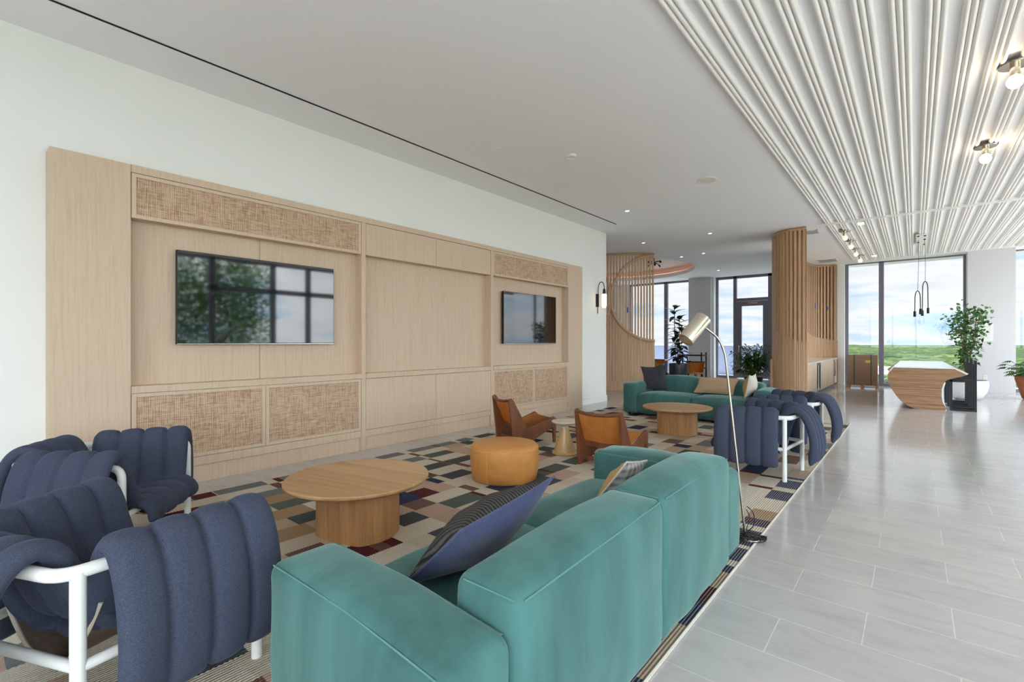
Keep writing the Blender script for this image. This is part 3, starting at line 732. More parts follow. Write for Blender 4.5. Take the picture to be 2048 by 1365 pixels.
# ------------------------------------------------------------------ sofas
def make_sofa(name, label, loc, rz, mirror=False):
    """local: back along +X side at x=0..-? ; length along Y from 0 to 2.70, back face x=0, front x=-0.93"""
    t = thing(name, label, 'sofa', loc, rz)
    LN = 2.60
    def sb(n, *a, r=.04, puff=(.02, .02, .02), seed=0, nn=14, dip=0.0, slope=0.0):
        bm = softbox(B(), *a, r=r, puff=puff, n=nn, wob=.006, seed=seed)
        for v in bm.verts:
            if dip and v.co.z > .3: v.co.z -= dip*max(0, min(1, (v.co.x+.5)/.45))
        for v in bm.verts:
            if slope and v.co.z > .3: v.co.z -= slope*max(0, 1.285 - v.co.y)
        return obj(n, bm, M_teal, t, smooth=True, angle=180)
    zb = 0.05
    sb('armrest', -.955, -.02, 0, .265, zb, .60, r=.045, puff=(.01, .015, .03), seed=1, dip=.03)
    sb('armrest', -.955, -.02, LN-.30, LN, zb, .60, r=.045, puff=(.01, .015, .03), seed=2, dip=.03)
    sb('backrest', -.275, 0, .268, 1.285, zb+.005, .70, r=.045, puff=(.018, .01, .045), seed=3, slope=.035)
    sb('backrest', -.275, 0, 1.29, LN-.303, zb+.005, .70, r=.045, puff=(.018, .01, .05), seed=4)
    sb('seat_cushion', -.975, -.27, .262, 1.285, zb+.005, .42, r=.07, puff=(.02, .01, .035), seed=5)
    sb('seat_cushion', -.975, -.27, 1.29, LN-.298, zb+.005, .42, r=.07, puff=(.02, .01, .035), seed=6)
    bm = B()
    for (a, b, z) in ((0, .265, .60), (LN-.30, LN, .60)):
        for y in (a+.0098, b-.0098): tube(bm, smooth_path([(-.955+.03, y, z-.0095), (-.5, y, z-.0092), (-.27, y, z-.022), (-.06, y, z-.0385)], 8), .0030, 5)
    for (a, b, zt) in ((.268, 1.285, .70), (1.29, LN-.303, .70)):
        tube(bm, smooth_path([(-.0098, y, zt-.0095 - (.035*(1.285-y) if a < 1 else 0)) for y in (a+.03, (a+b)/2, b-.03)], 8), .0030, 5)
        for y in (a+.0098, b-.0098): tube(bm, smooth_path([(x_, y, zt-.009 - (.035*max(0, 1.285-y) if a < 1 else 0)) for x_ in (-.235, -.14, -.035)], 6), .0030, 5)
    obj('stitched_seam', bm, M_tealseam, t, smooth=True)
    for xx in (-.87, -.12):
        for y in (.1, LN-.1):
            obj('foot', lathe(B(), [(0, 0), (.025, 0), (.03, .055), (0, .055)], 16, (xx, y)), M_black, t)
    return t
sofa1 = make_sofa('sofa', 'teal velvet sofa in the foreground seen from behind', (-0.832, 0.765, RZ), R(0.5))
# second sofa faces the camera: back towards +Y
sofa2 = make_sofa('sofa', 'teal velvet sofa at the far end of the rug beyond the oak table', (-4.40, 9.50, RZ), 0)
sofa2.rotation_euler = (0, 0, 0)
# rotate so its length runs along +X and the back is at +Y: local X(back, 0) -> +Y ; local Y(length) -> +X with mirror-free rotation of 90 deg
sofa2.rotation_euler = (0, 0, R(90)); sofa2.location = (-1.76, 9.50, RZ)

# ------------------------------------------------------------------ pillows
def pillow(name, label, c, thick, m_front, m_back=None, piping=None, n=22, flop=0.0, pinch=.06, cat='cushion', fmul=1.0, bmul=1.0):
    """c = four corners (near-bottom, far-bottom, far-top, near-top) given in world space"""
    P = [Vector(p) for p in c]; ctr = sum(P, Vector())/4
    nrm = ((P[1]-P[0]).cross(P[3]-P[0])).normalized()
    t = thing(name, label, cat, tuple(ctr))
    fr_, bk_ = [], []
    for i in range(n+1):
        u = i/n; r1, r2 = [], []
        for j in range(n+1):
            v = j/n
            pu = 0.5 + (u-.5)*(1 - pinch*math.sin(PI*v)); pv = 0.5 + (v-.5)*(1 - pinch*math.sin(PI*u))
            p = (P[0]*(1-pu)+P[1]*pu)*(1-pv) + (P[3]*(1-pu)+P[2]*pu)*pv - ctr
            s = (max(0, math.sin(PI*u))**.55)*(max(0, math.sin(PI*v))**.55)
            wv = noise.noise(Vector((u*5, v*5, ctr.x)))*.012*s
            r1.append(p + nrm*(s*thick*.5*fmul + wv)); r2.append(p - nrm*(s*thick*.5*bmul + wv))
        fr_.append(r1); bk_.append(r2)
    obj('front_cover', (lambda b_: (grid(b_, fr_), b_)[1])(B()), m_front, t, smooth=True, angle=180)
    obj('back_cover', (lambda b_: (grid(b_, bk_, True), b_)[1])(B()), m_back or m_front, t, smooth=True, angle=180)
    if piping:
        loop = [fr_[i][0] for i in range(n)] + [fr_[n][j] for j in range(n)] + [fr_[i][n] for i in range(n, 0, -1)] + [fr_[0][j] for j in range(n, 0, -1)]
        obj('piping', tube(B(), loop, .006, 6, closed=True), piping, t, smooth=True)
    return t

def ribbed_mat():
    m = bpy.data.materials.new('ribbed_corduroy'); m.use_nodes = True; t = m.node_tree; b = t.nodes['Principled BSDF']
    b.inputs['Roughness'].default_value = .95
    tcn = N(t, 'ShaderNodeTexCoord'); mpn = N(t, 'ShaderNodeMapping'); mpn.inputs['Rotation'].default_value = (0.1, 0, R(8))
    t.links.new(tcn.outputs['Object'], mpn.inputs[0])
    w = N(t, 'ShaderNodeTexWave', wave_type='BANDS', bands_direction='Y', i_Scale=17.0, i_Distortion=1.5); w.inputs['Detail'].default_value = 1.0
    t.links.new(mpn.outputs[0], w.inputs['Vector'])
    r = N(t, 'ShaderNodeValToRGB'); r.color_ramp.elements[0].position = .25; r.color_ramp.elements[0].color = lin('#15161c'); r.color_ramp.elements[1].position = .8; r.color_ramp.elements[1].color = lin('#54504a')
    t.links.new(w.outputs[0], r.inputs[0]); t.links.new(r.outputs[0], b.inputs['Base Color'])
    bp = N(t, 'ShaderNodeBump'); bp.inputs['Strength'].default_value = .8; bp.inputs['Distance'].default_value = .01
    t.links.new(w.outputs[0], bp.inputs['Height']); t.links.new(bp.outputs[0], b.inputs['Normal'])
    return m
M_rib = ribbed_mat()
def plaid_mat():
    m = bpy.data.materials.new('plaid_weave'); m.use_nodes = True; t = m.node_tree; b = t.nodes['Principled BSDF']
    b.inputs['Roughness'].default_value = .95
    tcn = N(t, 'ShaderNodeTexCoord')
    w1 = N(t, 'ShaderNodeTexWave', bands_direction='Y', i_Scale=7.0); w2 = N(t, 'ShaderNodeTexWave', bands_direction='Z', i_Scale=7.0)
    t.links.new(tcn.outputs['Object'], w1.inputs[0]); t.links.new(tcn.outputs['Object'], w2.inputs[0])
    ad = N(t, 'ShaderNodeMath', operation='ADD'); t.links.new(w1.outputs[1], ad.inputs[0]); t.links.new(w2.outputs[1], ad.inputs[1])
    r = N(t, 'ShaderNodeValToRGB'); r.color_ramp.elements[0].position = .0; r.color_ramp.elements[0].color = lin('#7f7470'); r.color_ramp.elements[1].position = .9; r.color_ramp.elements[1].color = lin('#d6d2cc')
    hf = N(t, 'ShaderNodeMath', operation='MULTIPLY'); hf.inputs[1].default_value = .5; t.links.new(ad.outputs[0], hf.inputs[0])
    t.links.new(hf.outputs[0], r.inputs[0]); t.links.new(r.outputs[0], b.inputs['Base Color'])
    return m
M_plaid = plaid_mat()
pillow('throw_pillow', 'large dark pillow with ribbed front and indigo back on the foreground teal sofa',
       [(-1.50, 1.13, .47), (-1.52, 1.72, .46), (-1.26, 1.80, .79), (-1.18, 1.13, .76)], .21, M_navyplain, M_rib, M_navyplain, pinch=.08, fmul=.9, bmul=1.1)
pillow('throw_pillow', 'plaid and mustard pillow peeking over the foreground sofa back near its far arm',
       [(-1.42, 2.42, .47), (-1.42, 2.74, .47), (-1.22, 2.70, .70), (-1.21, 2.42, .745)], .13, M_plaid, M_mustard, M_cream)
pillow('throw_pillow', 'charcoal grey pillow leaning at the left end of the far teal sofa',
       [(-3.62, 8.98, .47), (-4.10, 8.92, .47), (-4.28, 9.16, .92), (-3.72, 9.12, .98)], .15, M_charcoal, pinch=.14)
pillow('lumbar_pillow', 'long tan lumbar pillow in the middle of the far teal sofa',
       [(-2.46, 9.00, .48), (-3.14, 8.98, .48), (-3.10, 9.16, .76), (-2.40, 9.16, .76)], .15, M_tan, piping=M_tan, pinch=.07)
pillow('throw_pillow', 'cream and mustard pillow against the right arm of the far teal sofa',
       [(-2.18, 8.62, .47), (-2.18, 9.04, .47), (-2.10, 9.03, .86), (-2.10, 8.61, .86)], .22, M_cream, M_mustard, M_cream, pinch=.12)

# ------------------------------------------------------------------ puffy lounge chairs
def puff_pad(bm, rail0, rail1, prof, nch=4, thick=.047, flare=0.0, nu=None, shorten=None, wid=None):
    """pad whose channels follow prof; rail0->rail1 is the across direction, prof = [(outward, z)], outward normal to the rail"""
    r0, r1 = Vector(rail0), Vector(rail1)
    ax = (r1 - r0); ln = ax.length; ax.normalize()
    outw = Vector((ax.y, -ax.x, 0))
    pp = smooth_path([(a, b, 0) for a, b in prof], 7)
    # arc-length table
    per = 10; nu = nch*per
    C, NN = [], []
    for i in range(nu+1):
        u = i/nu; row = []; nrow = []
        for j, q in enumerate(pp):
            v = j/(len(pp)-1)
            w = 1.0 if wid is None else wid(v)
            base = r0 + ax*(ln*(0.5 + (u-.5)*w))
            row.append(base + outw*q.x + Vector((0, 0, 1))*q.y)
        C.append(row)
    m_ = len(pp)
    T, U = [], []
    for i in range(nu+1):
        rt, ru = [], []
        u = i/nu; fr = (u*nch) % 1.0
        bul = abs(math.sin(PI*u*nch))**.30
        eu = 1.0
        for j in range(m_):
            a = C[i][min(j+1, m_-1)] - C[i][max(j-1, 0)]
            n_ = a.cross(ax).normalized()
            v = j/(m_-1)
            ev = min(1.0, max(0.0, min(v, 1-v)/.045))**.5
            edge_u = min(1.0, min(u, 1-u)*nch/.22)**.5
            h = (thick*.16 + thick*.84*bul)*ev*edge_u
            wob = 1 + .10*noise.noise(C[i][j]*9)
            c = C[i][j]
            # scalloped ends
            if v > .93 or v < .07:
                dirv = a.normalized()*(1 if v > .5 else -1)
                c = c + dirv*(.022*bul - .018)*(1 - min(v, 1-v)/.07)
            rt.append(c + n_*h*wob); ru.append(c - n_*h*wob)
        T.append(rt); U.append(ru)
    grid(bm, T); grid(bm, U, True)
    bmesh.ops.remove_doubles(bm, verts=bm.verts, dist=.0005)
    return bm

def make_puffy(label, loc, facing):
    t = thing('lounge_chair', label, 'lounge chair', loc, facing - PI/2, 'quilted navy lounge chairs on the rug')
    zr = .635
    BL, BR, FL, FR = Vector((-.30, 0, zr)), Vector((.30, 0, zr)), Vector((-.44, .655, zr-.01)), Vector((.44, .655, zr-.01))
    g = lambda v, z: Vector((v.x, v.y, z))
    bm = B(); r = .0225
    tube(bm, fillet([g(FL, .36), FL, BL, BR, FR, g(FR, .36)], .07, 6), r, 12)
    obj('top_frame', bm, M_whitemetal, t, smooth=True)
    for p in (FL, FR): obj('leg', tube(B(), [g(p, 0), g(p, .37)], r, 12), M_whitemetal, t, smooth=True)
    for p in (BL, BR):
        q = p.lerp(FL if p is BL else FR, .07)
        obj('leg', tube(B(), [g(q, 0), g(q, zr)], r, 12), M_whitemetal, t, smooth=True)
    bm = B()
    a, b, c, d = [g(p, .32) for p in (BL.lerp(FL, .07), FL, FR, BR.lerp(FR, .07))]
    for p, q in ((a, b), (b, c), (c, d), (d, a)): tube(bm, [p, q], r*.85, 10)
    obj('lower_rail', bm, M_whitemetal, t, smooth=True)
    # canvas sling hung between the arm rails
    rows = []
    for i in range(17):
        v = i/16; l = BL.lerp(FL, .22+.7*v); rr = BR.lerp(FR, .22+.7*v); row = []
        for j in range(25):
            u = .10 + .80*j/24; p = l.lerp(rr, u); s = abs(2*u-1)
            z = .215 + (zr-.215)*(s**2.1)
            row.append((p.x, p.y, z))
        rows.append(row)
    bm = B(); grid(bm, rows)
    bmesh.ops.solidify(bm, geom=bm.faces[:], thickness=.008)
    sl = obj('sling', bm, M_sling, t, smooth=True, angle=60)
    for row in (rows[0], rows[-1]): obj('piping', tube(B(), row, .007, 6), M_slingedge, sl, smooth=True)
    # seat + back pad
    bm = B()
    prof = [(.15, .17), (.175, .34), (.15, .52), (.085, .66), (.0, .705), (-.07, .66), (-.13, .52), (-.19, .40), (-.30, .345), (-.46, .335), (-.60, .36), (-.70, .355), (-.755, .30), (-.75, .24)]
    def wid(v):
        return 1.0 if v < .40 else 1.0 + .55*min(1, (v-.40)/.35)
    puff_pad(bm, BL + Vector((.085, 0, -zr)), BR + Vector((-.085, 0, -zr)), prof, 4, .036, wid=wid)
    obj('seat_and_back_cushion', bm, M_wool, t, smooth=True, angle=180)
    for s, (p, q) in ((1, (BR, FR)), (-1, (BL, FL))):
        a = p.lerp(q, .14); b = p.lerp(q, 1.02); a.z = b.z = 0
        if s < 0: a, b = b, a
        prof = [(-.33, .335), (-.24, .335), (-.14, .40), (-.085, .52), (-.05, .63), (0, .695), (.07, .675), (.125, .56), (.15, .42), (.145, .28), (.115, .155)]
        obj('arm_cushion', puff_pad(B(), a, b, prof, 4, .038), M_wool, t, smooth=True, angle=180)
    obj('care_tag', bx(B(), .10, .14, .705, .709, .21, .26), M_whitemetal, t)
    return t
def mid_from_corner(corner, which, facing):
    """chair origin (middle of the back rail) from a known corner in the plan"""
    loc = {'FL': (-.44, .655), 'FR': (.44, .655), 'BL': (-.30, 0.0), 'BR': (.30, 0.0)}[which]
    a = facing - PI/2; c, s = math.cos(a), math.sin(a)
    return (corner[0] - (loc[0]*c - loc[1]*s), corner[1] - (loc[0]*s + loc[1]*c), RZ)
ch1 = make_puffy('navy quilted lounge chair nearest the camera at bottom left beside the teal sofa', mid_from_corner((-2.23, .90), 'FR', R(114)), R(114))
copy_thing(ch1, mid_from_corner((-4.38, 1.25), 'FL', R(52)), R(52) - PI/2, 'navy quilted lounge chair at left against the oak wall unit, behind the nearest one')
copy_thing(ch1, mid_from_corner((-.95, 5.42), 'BL', R(175)), R(175) - PI/2, 'navy quilted lounge chair on the right rug edge, just beyond the floor lamp')
copy_thing(ch1, mid_from_corner((-.92, 6.85), 'BL', R(178)), R(178) - PI/2, 'navy quilted lounge chair on the right rug edge nearest the far sofa')

# ------------------------------------------------------------------ low leather chairs
def make_low_chair(label, loc, facing):
    t = thing('low_lounge_chair', label, 'chair', loc, facing - PI/2, 'low wooden chairs with cognac leather')
    side = [(-.035, .625), (.0, .645), (.03, .62), (.25, .215), (.655, .362), (.70, .335), (.69, .0), (.655, .0), (.64, .215), (.60, .20), (.235, .0), (.035, .0)]
    for x in (-.285, .25):
        bm = B(); prism(bm, side, 'x', x, x+.035); obj('side_frame', bm, M_teak, t, bevel=.004)
    bm = B()
    for (xa, ya, za, r_) in ((-.02, .612, 0, .0),):
        pts = smooth_path([(-.265, -.012, .615), (-.13, -.042, .60), (0, -.052, .595), (.13, -.042, .60), (.265, -.012, .615)], 6)
        tube(bm, pts, .019, 8)
    obj('top_rail', bm, M_teak, t, smooth=True)
    obj('back_rail', bx(B(), -.25, .25, .13, .165, .20, .265), M_teak, t, bevel=.004)
    obj('stretcher', bx(B(), -.25, .25, .06, .085, .06, .10), M_teak, t, bevel=.004)
    obj('front_rail', bx(B(), -.25, .25, .635, .665, .255, .31), M_teak, t, bevel=.004)
    rows = []
    for i in range(13):
        u = i/12; x = -.249 + .498*u; b_ = math.sin(PI*u); row = []
        for j in range(9):
            v = j/8; row.append((x, -.015 + .165*v - .035*b_*(1-v*.6), .60 - .355*v))
        rows.append(row)
    bm = B(); grid(bm, rows); bmesh.ops.solidify(bm, geom=bm.faces[:], thickness=.012)
    obj('leather_back', bm, M_leather2, t, smooth=True, angle=60)
    rows = []
    for i in range(13):
        u = i/12; x = -.249 + .498*u; row = []
        for j in range(13):
            v = j/12; sag = math.sin(PI*u)*.02 + math.sin(PI*v)*(-.008)
            row.append((x, .235 + .44*v, .212 + .145*v - sag*(1-v*.6) + (.0 if v < .95 else -.02)))
        rows.append(row)
    bm = B(); grid(bm, rows); bmesh.ops.solidify(bm, geom=bm.faces[:], thickness=.014)
    obj('leather_seat', bm, M_leather2, t, smooth=True, angle=60)
    return t
lc = make_low_chair('low wooden chair with tan leather seat, turned sideways nearest the oak wall unit', (-4.37, 5.00, RZ), R(66))
copy_thing(lc, (-2.67, 4.66, RZ), R(92) - PI/2, 'low wooden chair with tan leather, its back to the camera behind the teal sofa arm')

# ------------------------------------------------------------------ coffee tables, ottoman, side table
def make_table(label, loc, rz):
    t = thing('coffee_table', label, 'coffee table', loc, rz, 'round oak coffee tables')
    bm = B(); lathe(bm, [(0, .366), (.455, .366), (.495, .378), (.508, .39), (.51, .402), (.506, .41), (0, .41)], 72)
    obj('tabletop', bm, M_tbl, t, smooth=True, angle=30)
    pts = []
    for k in range(72):
        a = 2*PI*k/72; x, y = .295*math.cos(a), .295*math.sin(a)
        lim = -.20 - .035*math.cos(PI*x/.45)
        pts.append((x, max(y, lim)))
    bm = B(); prism(bm, pts, 'z', 0, .367); obj('pedestal_base', bm, M_tblbase, t, smooth=True, angle=28)
    return t
tb = make_table('round oak coffee table in front of the wall unit, between navy chair and ottoman', (-3.14, 1.98, RZ), R(12))
copy_thing(tb, (-2.80, 7.28, RZ), R(8), 'round oak coffee table in front of the far teal sofa')

t = thing('ottoman', 'round tan leather ottoman on the rug beside the round oak table', 'ottoman', (-3.24, 3.74, RZ))
bm = B(); lathe(bm, [(0, 0), (.315, 0), (.33, .012), (.345, .10), (.352, .2), (.350, .31), (.343, .335), (.325, .355), (.30, .362), (0, .372)], 64)
obj('cushion_body', bm, M_leather, t, smooth=True, angle=60)
bm = B(); tube(bm, [((.3535 - .012*max(0, (.1-z)/.1))*math.cos(R(-78)), (.3535 - .012*max(0, (.1-z)/.1))*math.sin(R(-78)), z) for z in [.02, .1, .2, .3, .325]], .003, 6)
tube(bm, [(.349*math.cos(2*PI*k/60), .349*math.sin(2*PI*k/60), .322) for k in range(60)], .0028, 6, closed=True)
obj('seam', bm, M_leatherseam, t, smooth=True)

t = thing('side_table', 'small pale drink table with cone base between the two low leather chairs', 'side table', (-3.36, 5.03, RZ))
bm = B(); lathe(bm, [(0, 0), (.155, 0), (.16, .01), (.155, .022), (.14, .03), (.045, .315), (.045, .325), (0, .325)], 40); obj('cone_base', bm, M_resin, t, smooth=True, angle=40)
bm = B(); lathe(bm, [(0, .32), (.045, .32), (.05, .345), (.10, .365), (.155, .385), (.165, .40), (.163, .41), (0, .41)], 40); obj('tabletop', bm, M_pale, t, smooth=True, angle=40)

# ------------------------------------------------------------------ floor lamp with its cord
t = thing('floor_lamp', 'slim brushed nickel reading lamp standing behind the foreground teal sofa', 'floor lamp', (-.93, 3.70, RZ), 0)
bm = B(); lathe(bm, [(0, 0), (.11, 0), (.112, .006), (.108, .012), (0, .014)], 40); obj('base', bm, M_chrome, t, smooth=True, angle=30)
def lampP(x, y, d):
    u, v = (x-1024)/F_PX, (686-y)/F_PX; sa, ca = math.sin(YAW), math.cos(YAW)
    return Vector((d*(-sa+ca*u) + .93, d*(ca+sa*u) - 3.70, EYE + d*v - RZ))
A1, A2, A3, A4 = Vector((0, 0, .01)), lampP(1450, 706, 3.42), lampP(1437, 676, 3.42), lampP(1412, 657, 3.42)
bm = B(); tube(bm, fillet([A1, A2, A3, A4], .06, 6), .0085, 12); obj('pole', bm, M_chrome, t, smooth=True)
c0, c1 = lampP(1407, 637, 3.40), lampP(1368, 685, 3.34)
bm = B(); axd = (c1-c0).normalized(); rad = .056
tube(bm, [c0, c0+axd*.002, c0+axd*.22, c0+axd*.222, c0+axd*.222, c0+axd*.03], [rad*.9, rad, rad, rad*.99, rad*.93, rad*.9], 40)
obj('lamp_shade', bm, M_brass, t, smooth=True, angle=50)
bm = B(); tube(bm, [A4, c0 + axd*.03 + (A4-c0-axd*.03)*.3], .010, 10); obj('swivel', bm, M_chrome, t, smooth=True)
bm = B(); rng = random.Random(5)
for (cx, cy, rr, n) in ((.03, -.05, .055, 3), (.10, -.02, .035, 2), (.0, -.10, .05, 3)):
    pts = []
    for k in range(n*14):
        a = 2*PI*k/14; pts.append((cx + rr*(1+.25*noise.noise(Vector((k*.3, cx, 0))))*math.cos(a), cy + rr*.8*math.sin(a), .006 + k*.0009 + .006*rng.random()))
    tube(bm, pts, .0032, 6)
tube(bm, smooth_path([(.01, -.01, .20), (.035, -.02, .15), (.02, -.05, .06), (.05, -.09, .01), (.12, -.05, .008), (.14, .0, .02)], 8), .0032, 6)
tube(bm, smooth_path([(.01, .0, .22), (.05, .01, .18), (.06, -.02, .10), (.0, -.04, .03)], 8), .0032, 6)
obj('power_cord', bm, M_black, t, smooth=True)
obj('plug', bx(B(), .10, .14, -.01, .015, .01, .035), M_black, t, bevel=.004)
obj('cord_label', bx(B(), .03, .065, -.105, -.08, .0145, .016), M_whitemetal, t)

# ------------------------------------------------------------------ slatted wood screens
def screen(name, label, path, rings, zsolid, pitch=.062, sw=.036, top=H, lo=.0, ring_r=.04, plinth=.0, mats=M_oak_y, tapes=(), backing=0.0, top_rail=True):
    P = smooth_path([(a, b, 0) for a, b in path], 10)
    cum = [0]
    for a, b in zip(P, P[1:]): cum.append(cum[-1] + (b-a).length)
    tot = cum[-1]
    def at(s):
        s = max(0, min(tot, s))
        for i in range(len(P)-1):
            if cum[i+1] >= s - 1e-9:
                f = (s-cum[i])/max(1e-9, cum[i+1]-cum[i]); q = P[i].lerp(P[i+1], f); d_ = (P[i+1]-P[i]).normalized(); return q, d_
        return P[-1], (P[-1]-P[-2]).normalized()
    org = P[len(P)//2].copy()
    t = thing(name, label, 'screen', (org.x, org.y, 0))
    bm, bi = B(), B()
    s = .02; k = 0
    def slab(b_, s0, w, th, z0, z1, off=0):
        q, d_ = at(s0); n_ = Vector((d_.y, -d_.x, 0)); q = q - org + n_*off
        c = [q - d_*w/2 - n_*th/2, q + d_*w/2 - n_*th/2, q + d_*w/2 + n_*th/2, q - d_*w/2 + n_*th/2]
        v = [b_.verts.new((p.x, p.y, z)) for z in (z0, z1) for p in c]
        for f in ((0,3,2,1),(4,5,6,7),(0,1,5,4),(1,2,6,5),(2,3,7,6),(3,0,4,7)): b_.faces.new([v[i] for i in f])
    while s < tot - .01:
        slab(bm, s, sw, .032, plinth, top - .06)
        z = zsolid(s, tot)
        if z > 0: slab(bi, s + pitch/2, pitch-sw-.011, .030, plinth, min(z, top - .06)); slab(bi, s + pitch/2, pitch-sw+.01, .004, plinth, min(z, top-.06), -.010)
        s += pitch
    obj('slats', bm, mats, t); obj('infill_boards', bi, mats, t)
    if backing:
        rows = []
        for z in (plinth, top - .02):
            row = []
            for k in range(60):
                q, d_ = at(tot*k/59); n_ = Vector((d_.y, -d_.x, 0)); q = q - org - n_*backing; row.append((q.x, q.y, z))
            rows.append(row)
        bb = B(); grid(bb, rows); bmesh.ops.solidify(bb, geom=bb.faces[:], thickness=.015); obj('backing_panel', bb, mats, t)
    for (sc, zc, rr) in rings:
        seglist, cur = [], []
        for k in range(121):
            a = 2*PI*k/120; ss = sc + rr*math.cos(a)
            if 0 <= ss <= tot:
                q, d_ = at(ss); n_ = Vector((d_.y, -d_.x, 0)); cur.append(q - org + n_*.045 + Vector((0, 0, zc + rr*math.sin(a))))
            else:
                if len(cur) > 2: seglist.append(cur)
                cur = []
        if len(cur) > 2: seglist.append(cur)
        bm = B()
        for c in seglist: tube(bm, c, ring_r, 8)
        obj('ring', bm, mats, t, smooth=True)
    if top_rail:
        bm = B(); tube(bm, [(p - org) + Vector((0, 0, top-.04)) for p in P], .034, 4); obj('top_track', bm, M_brass if False else mats, t)
    if plinth:
        bm = B(); n_ = len(P)
        for a, b in zip(P, P[1:]):
            d_ = (b-a).normalized(); nn = Vector((d_.y, -d_.x, 0))*.035; a2, b2 = a-org, b-org
            c = [a2-nn, b2-nn, b2+nn, a2+nn]; v = [bm.verts.new((p.x, p.y, z)) for z in (0, plinth) for p in c]
            for f in ((0,3,2,1),(4,5,6,7),(0,1,5,4),(1,2,6,5),(2,3,7,6),(3,0,4,7)): bm.faces.new([v[i] for i in f])
        obj('plinth', bm, mats, t)
    for (s0, z0, w, h_) in tapes:
        bm = B(); slab(bm, s0, w, .05, z0, z0+h_); obj('masking_tape', bm, M_tape, t)
    return t
pth = [(-8.6, 12.45), (-7.8, 12.45), (-6.99, 12.62), (-6.36, 12.90), (-5.84, 13.40)]
_l = smooth_path([(a, b, 0) for a, b in pth], 10); TOT = sum((b-a).length for a, b in zip(_l, _l[1:]))
RC = 1.245
def zs_left(s, tot):
    for sc in (TOT, TOT - 2*RC):
        if abs(s-sc) < RC: return 2.70 - math.sqrt(RC*RC - (s-sc)**2)
    return 2.7
screen('slat_screen', 'curved pale wood slat screen with two rings beside the white wall end', pth,
       [(TOT, 2.70, RC), (TOT-2*RC, 2.70, RC)], zs_left, pitch=.088, sw=.046, plinth=.28, tapes=[(TOT-.78, 2.28, .04, .15)])
def zs_col(s, tot):
    u = s/tot
    return H - .1 if u < .52 else 1.43 + max(0, (.9-u))*.7
screen('slat_screen', 'tall curved pale wood slat column where the ribbed ceiling begins', [(-2.74, 13.7), (-2.68, 13.15), (-2.50, 12.76), (-2.22, 12.56), (-1.88, 12.57)],
       [], zs_col, pitch=.085, sw=.048, backing=.10)
def zs_bar(s, tot):
    u = s/tot
    if u < .62: return H - .1
    return 1.75 - .75*(u-.62)
screen('slat_screen', 'concave pale wood slat screen at the back of the wet bar', [(-2.72, 15.4), (-2.72, 17.2), (-2.70, 18.2), (-2.58, 18.95), (-2.30, 19.22), (-2.0, 19.26)],
       [], zs_bar, pitch=.10, sw=.056, backing=.06, tapes=[(3.55, 2.55, .05, .16), (4.0, 2.5, .05, .10)])
struct('wall_bar', bx(B(), -2.97, -2.86, 15.2, 19.5, 0, H), M_wall)
# flat oak return closing the slat column
# wet bar
wb = thing('bar_cabinet', 'pale oak wet bar cabinet run with under-counter fridge behind the slat column', 'cabinet', (-2.0, 13.0, 0))
obj('cabinet_body', bx(B(), -.66, -.022, .0, 6.2, .08, .86), M_oak, wb)
obj('plinth', bx(B(), -.62, -.06, .0, 6.2, 0, .08), M_dark, wb)
ys = [0, .68, 1.36, 2.02, 2.70, 3.4, 4.1, 4.8, 5.5, 6.2]
for i, (a, b) in enumerate(zip(ys, ys[1:])):
    if i == 3:
        fd = obj('fridge_door', bx(B(), -.02, .0, a+.004, b-.004, .09, .855), M_steel, wb, bevel=.003)
        obj('glass_pane', bx(B(), .0, .002, a+.07, b-.07, .17, .78), M_black, fd)
        obj('handle', tube(B(), [(.03, a+.05, .15), (.03, a+.05, .8)], .01, 8), M_steel, fd)
    else:
        dr = obj('door', bx(B(), -.02, .0, a+.003, b-.003, .09, .855), M_oak, wb, bevel=.002)
        if i == 7: obj('handle', tube(B(), fillet([(.0, b-.1, .35), (.045, b-.1, .35), (.045, b-.1, .82), (.0, b-.1, .82)], .02), .014, 8), M_steel, dr)
obj('countertop', bx(B(), -.68, .02, -.01, 6.22, .86, .90), M_white, wb, bevel=.003)
obj('end_panel', bx(B(), -.69, .0, -.04, -.012, 0, 1.0), M_oak_y, wb)

# palletised box
t = thing('cardboard_box', 'tall strapped cardboard box on a pallet by the rear window', 'box', (-1.26, 18.62, 0), R(2))
obj('carton', bx(B(), -.38, .38, -.3, .3, .11, 1.02), M_card, t, bevel=.01)
for x in (-.2, .22): obj('strap', bx(B(), x-.012, x+.012, -.305, .305, .10, 1.024), M_strap, t)
obj('label_sticker', bx(B(), .08, .2, -.303, -.3, .78, .86), M_yellow, t)
bm = B()
for y in (-.28, 0, .24): bx(bm, -.4, .4, y, y+.07, .085, .108)
for x in (-.4, -.04, .32): bx(bm, x, x+.08, -.3, .31, 0, .085)
obj('pallet', bm, M_tblbase, t)

# ------------------------------------------------------------------ island, stools, tree
isl = thing('island', 'boat-shaped laminated oak island with glossy white top near rear windows', 'island', (0, 13.3, 0))
prof = [(-.455, .63), (-.44, .76), (-.36, .865), (.62, .865), (.80, .765), (.77, .735), (.66, .69), (.53, .645), (.46, .57), (.425, .45), (.42, .32), (.435, .18), (.47, 0), (.05, 0), (-.1, .045), (-.25, .17), (-.37, .36), (-.43, .5)]
cxp = smooth_path([(a, b, 0) for a, b in prof], 5, closed=True)
LNI = 4.6
def isect(yf):
    # slight swell of the flank along the length
    k = 1 - .12*(2*yf-1)**2 if yf > .5 else 1.0
    tp = 1 - .10*yf
    return [((p.x-.15)*k*tp + .15, p.y) for p in cxp]
bm = B(); rows = []
for i in range(13):
    yf = i/12; rows.append([(x_, yf*LNI, z_ if z_ > 0 else 0) for x_, z_ in isect(yf)])
rows = [r + [r[0]] for r in rows]
V = grid(bm, rows); bmesh.ops.remove_doubles(bm, verts=bm.verts, dist=.0005)
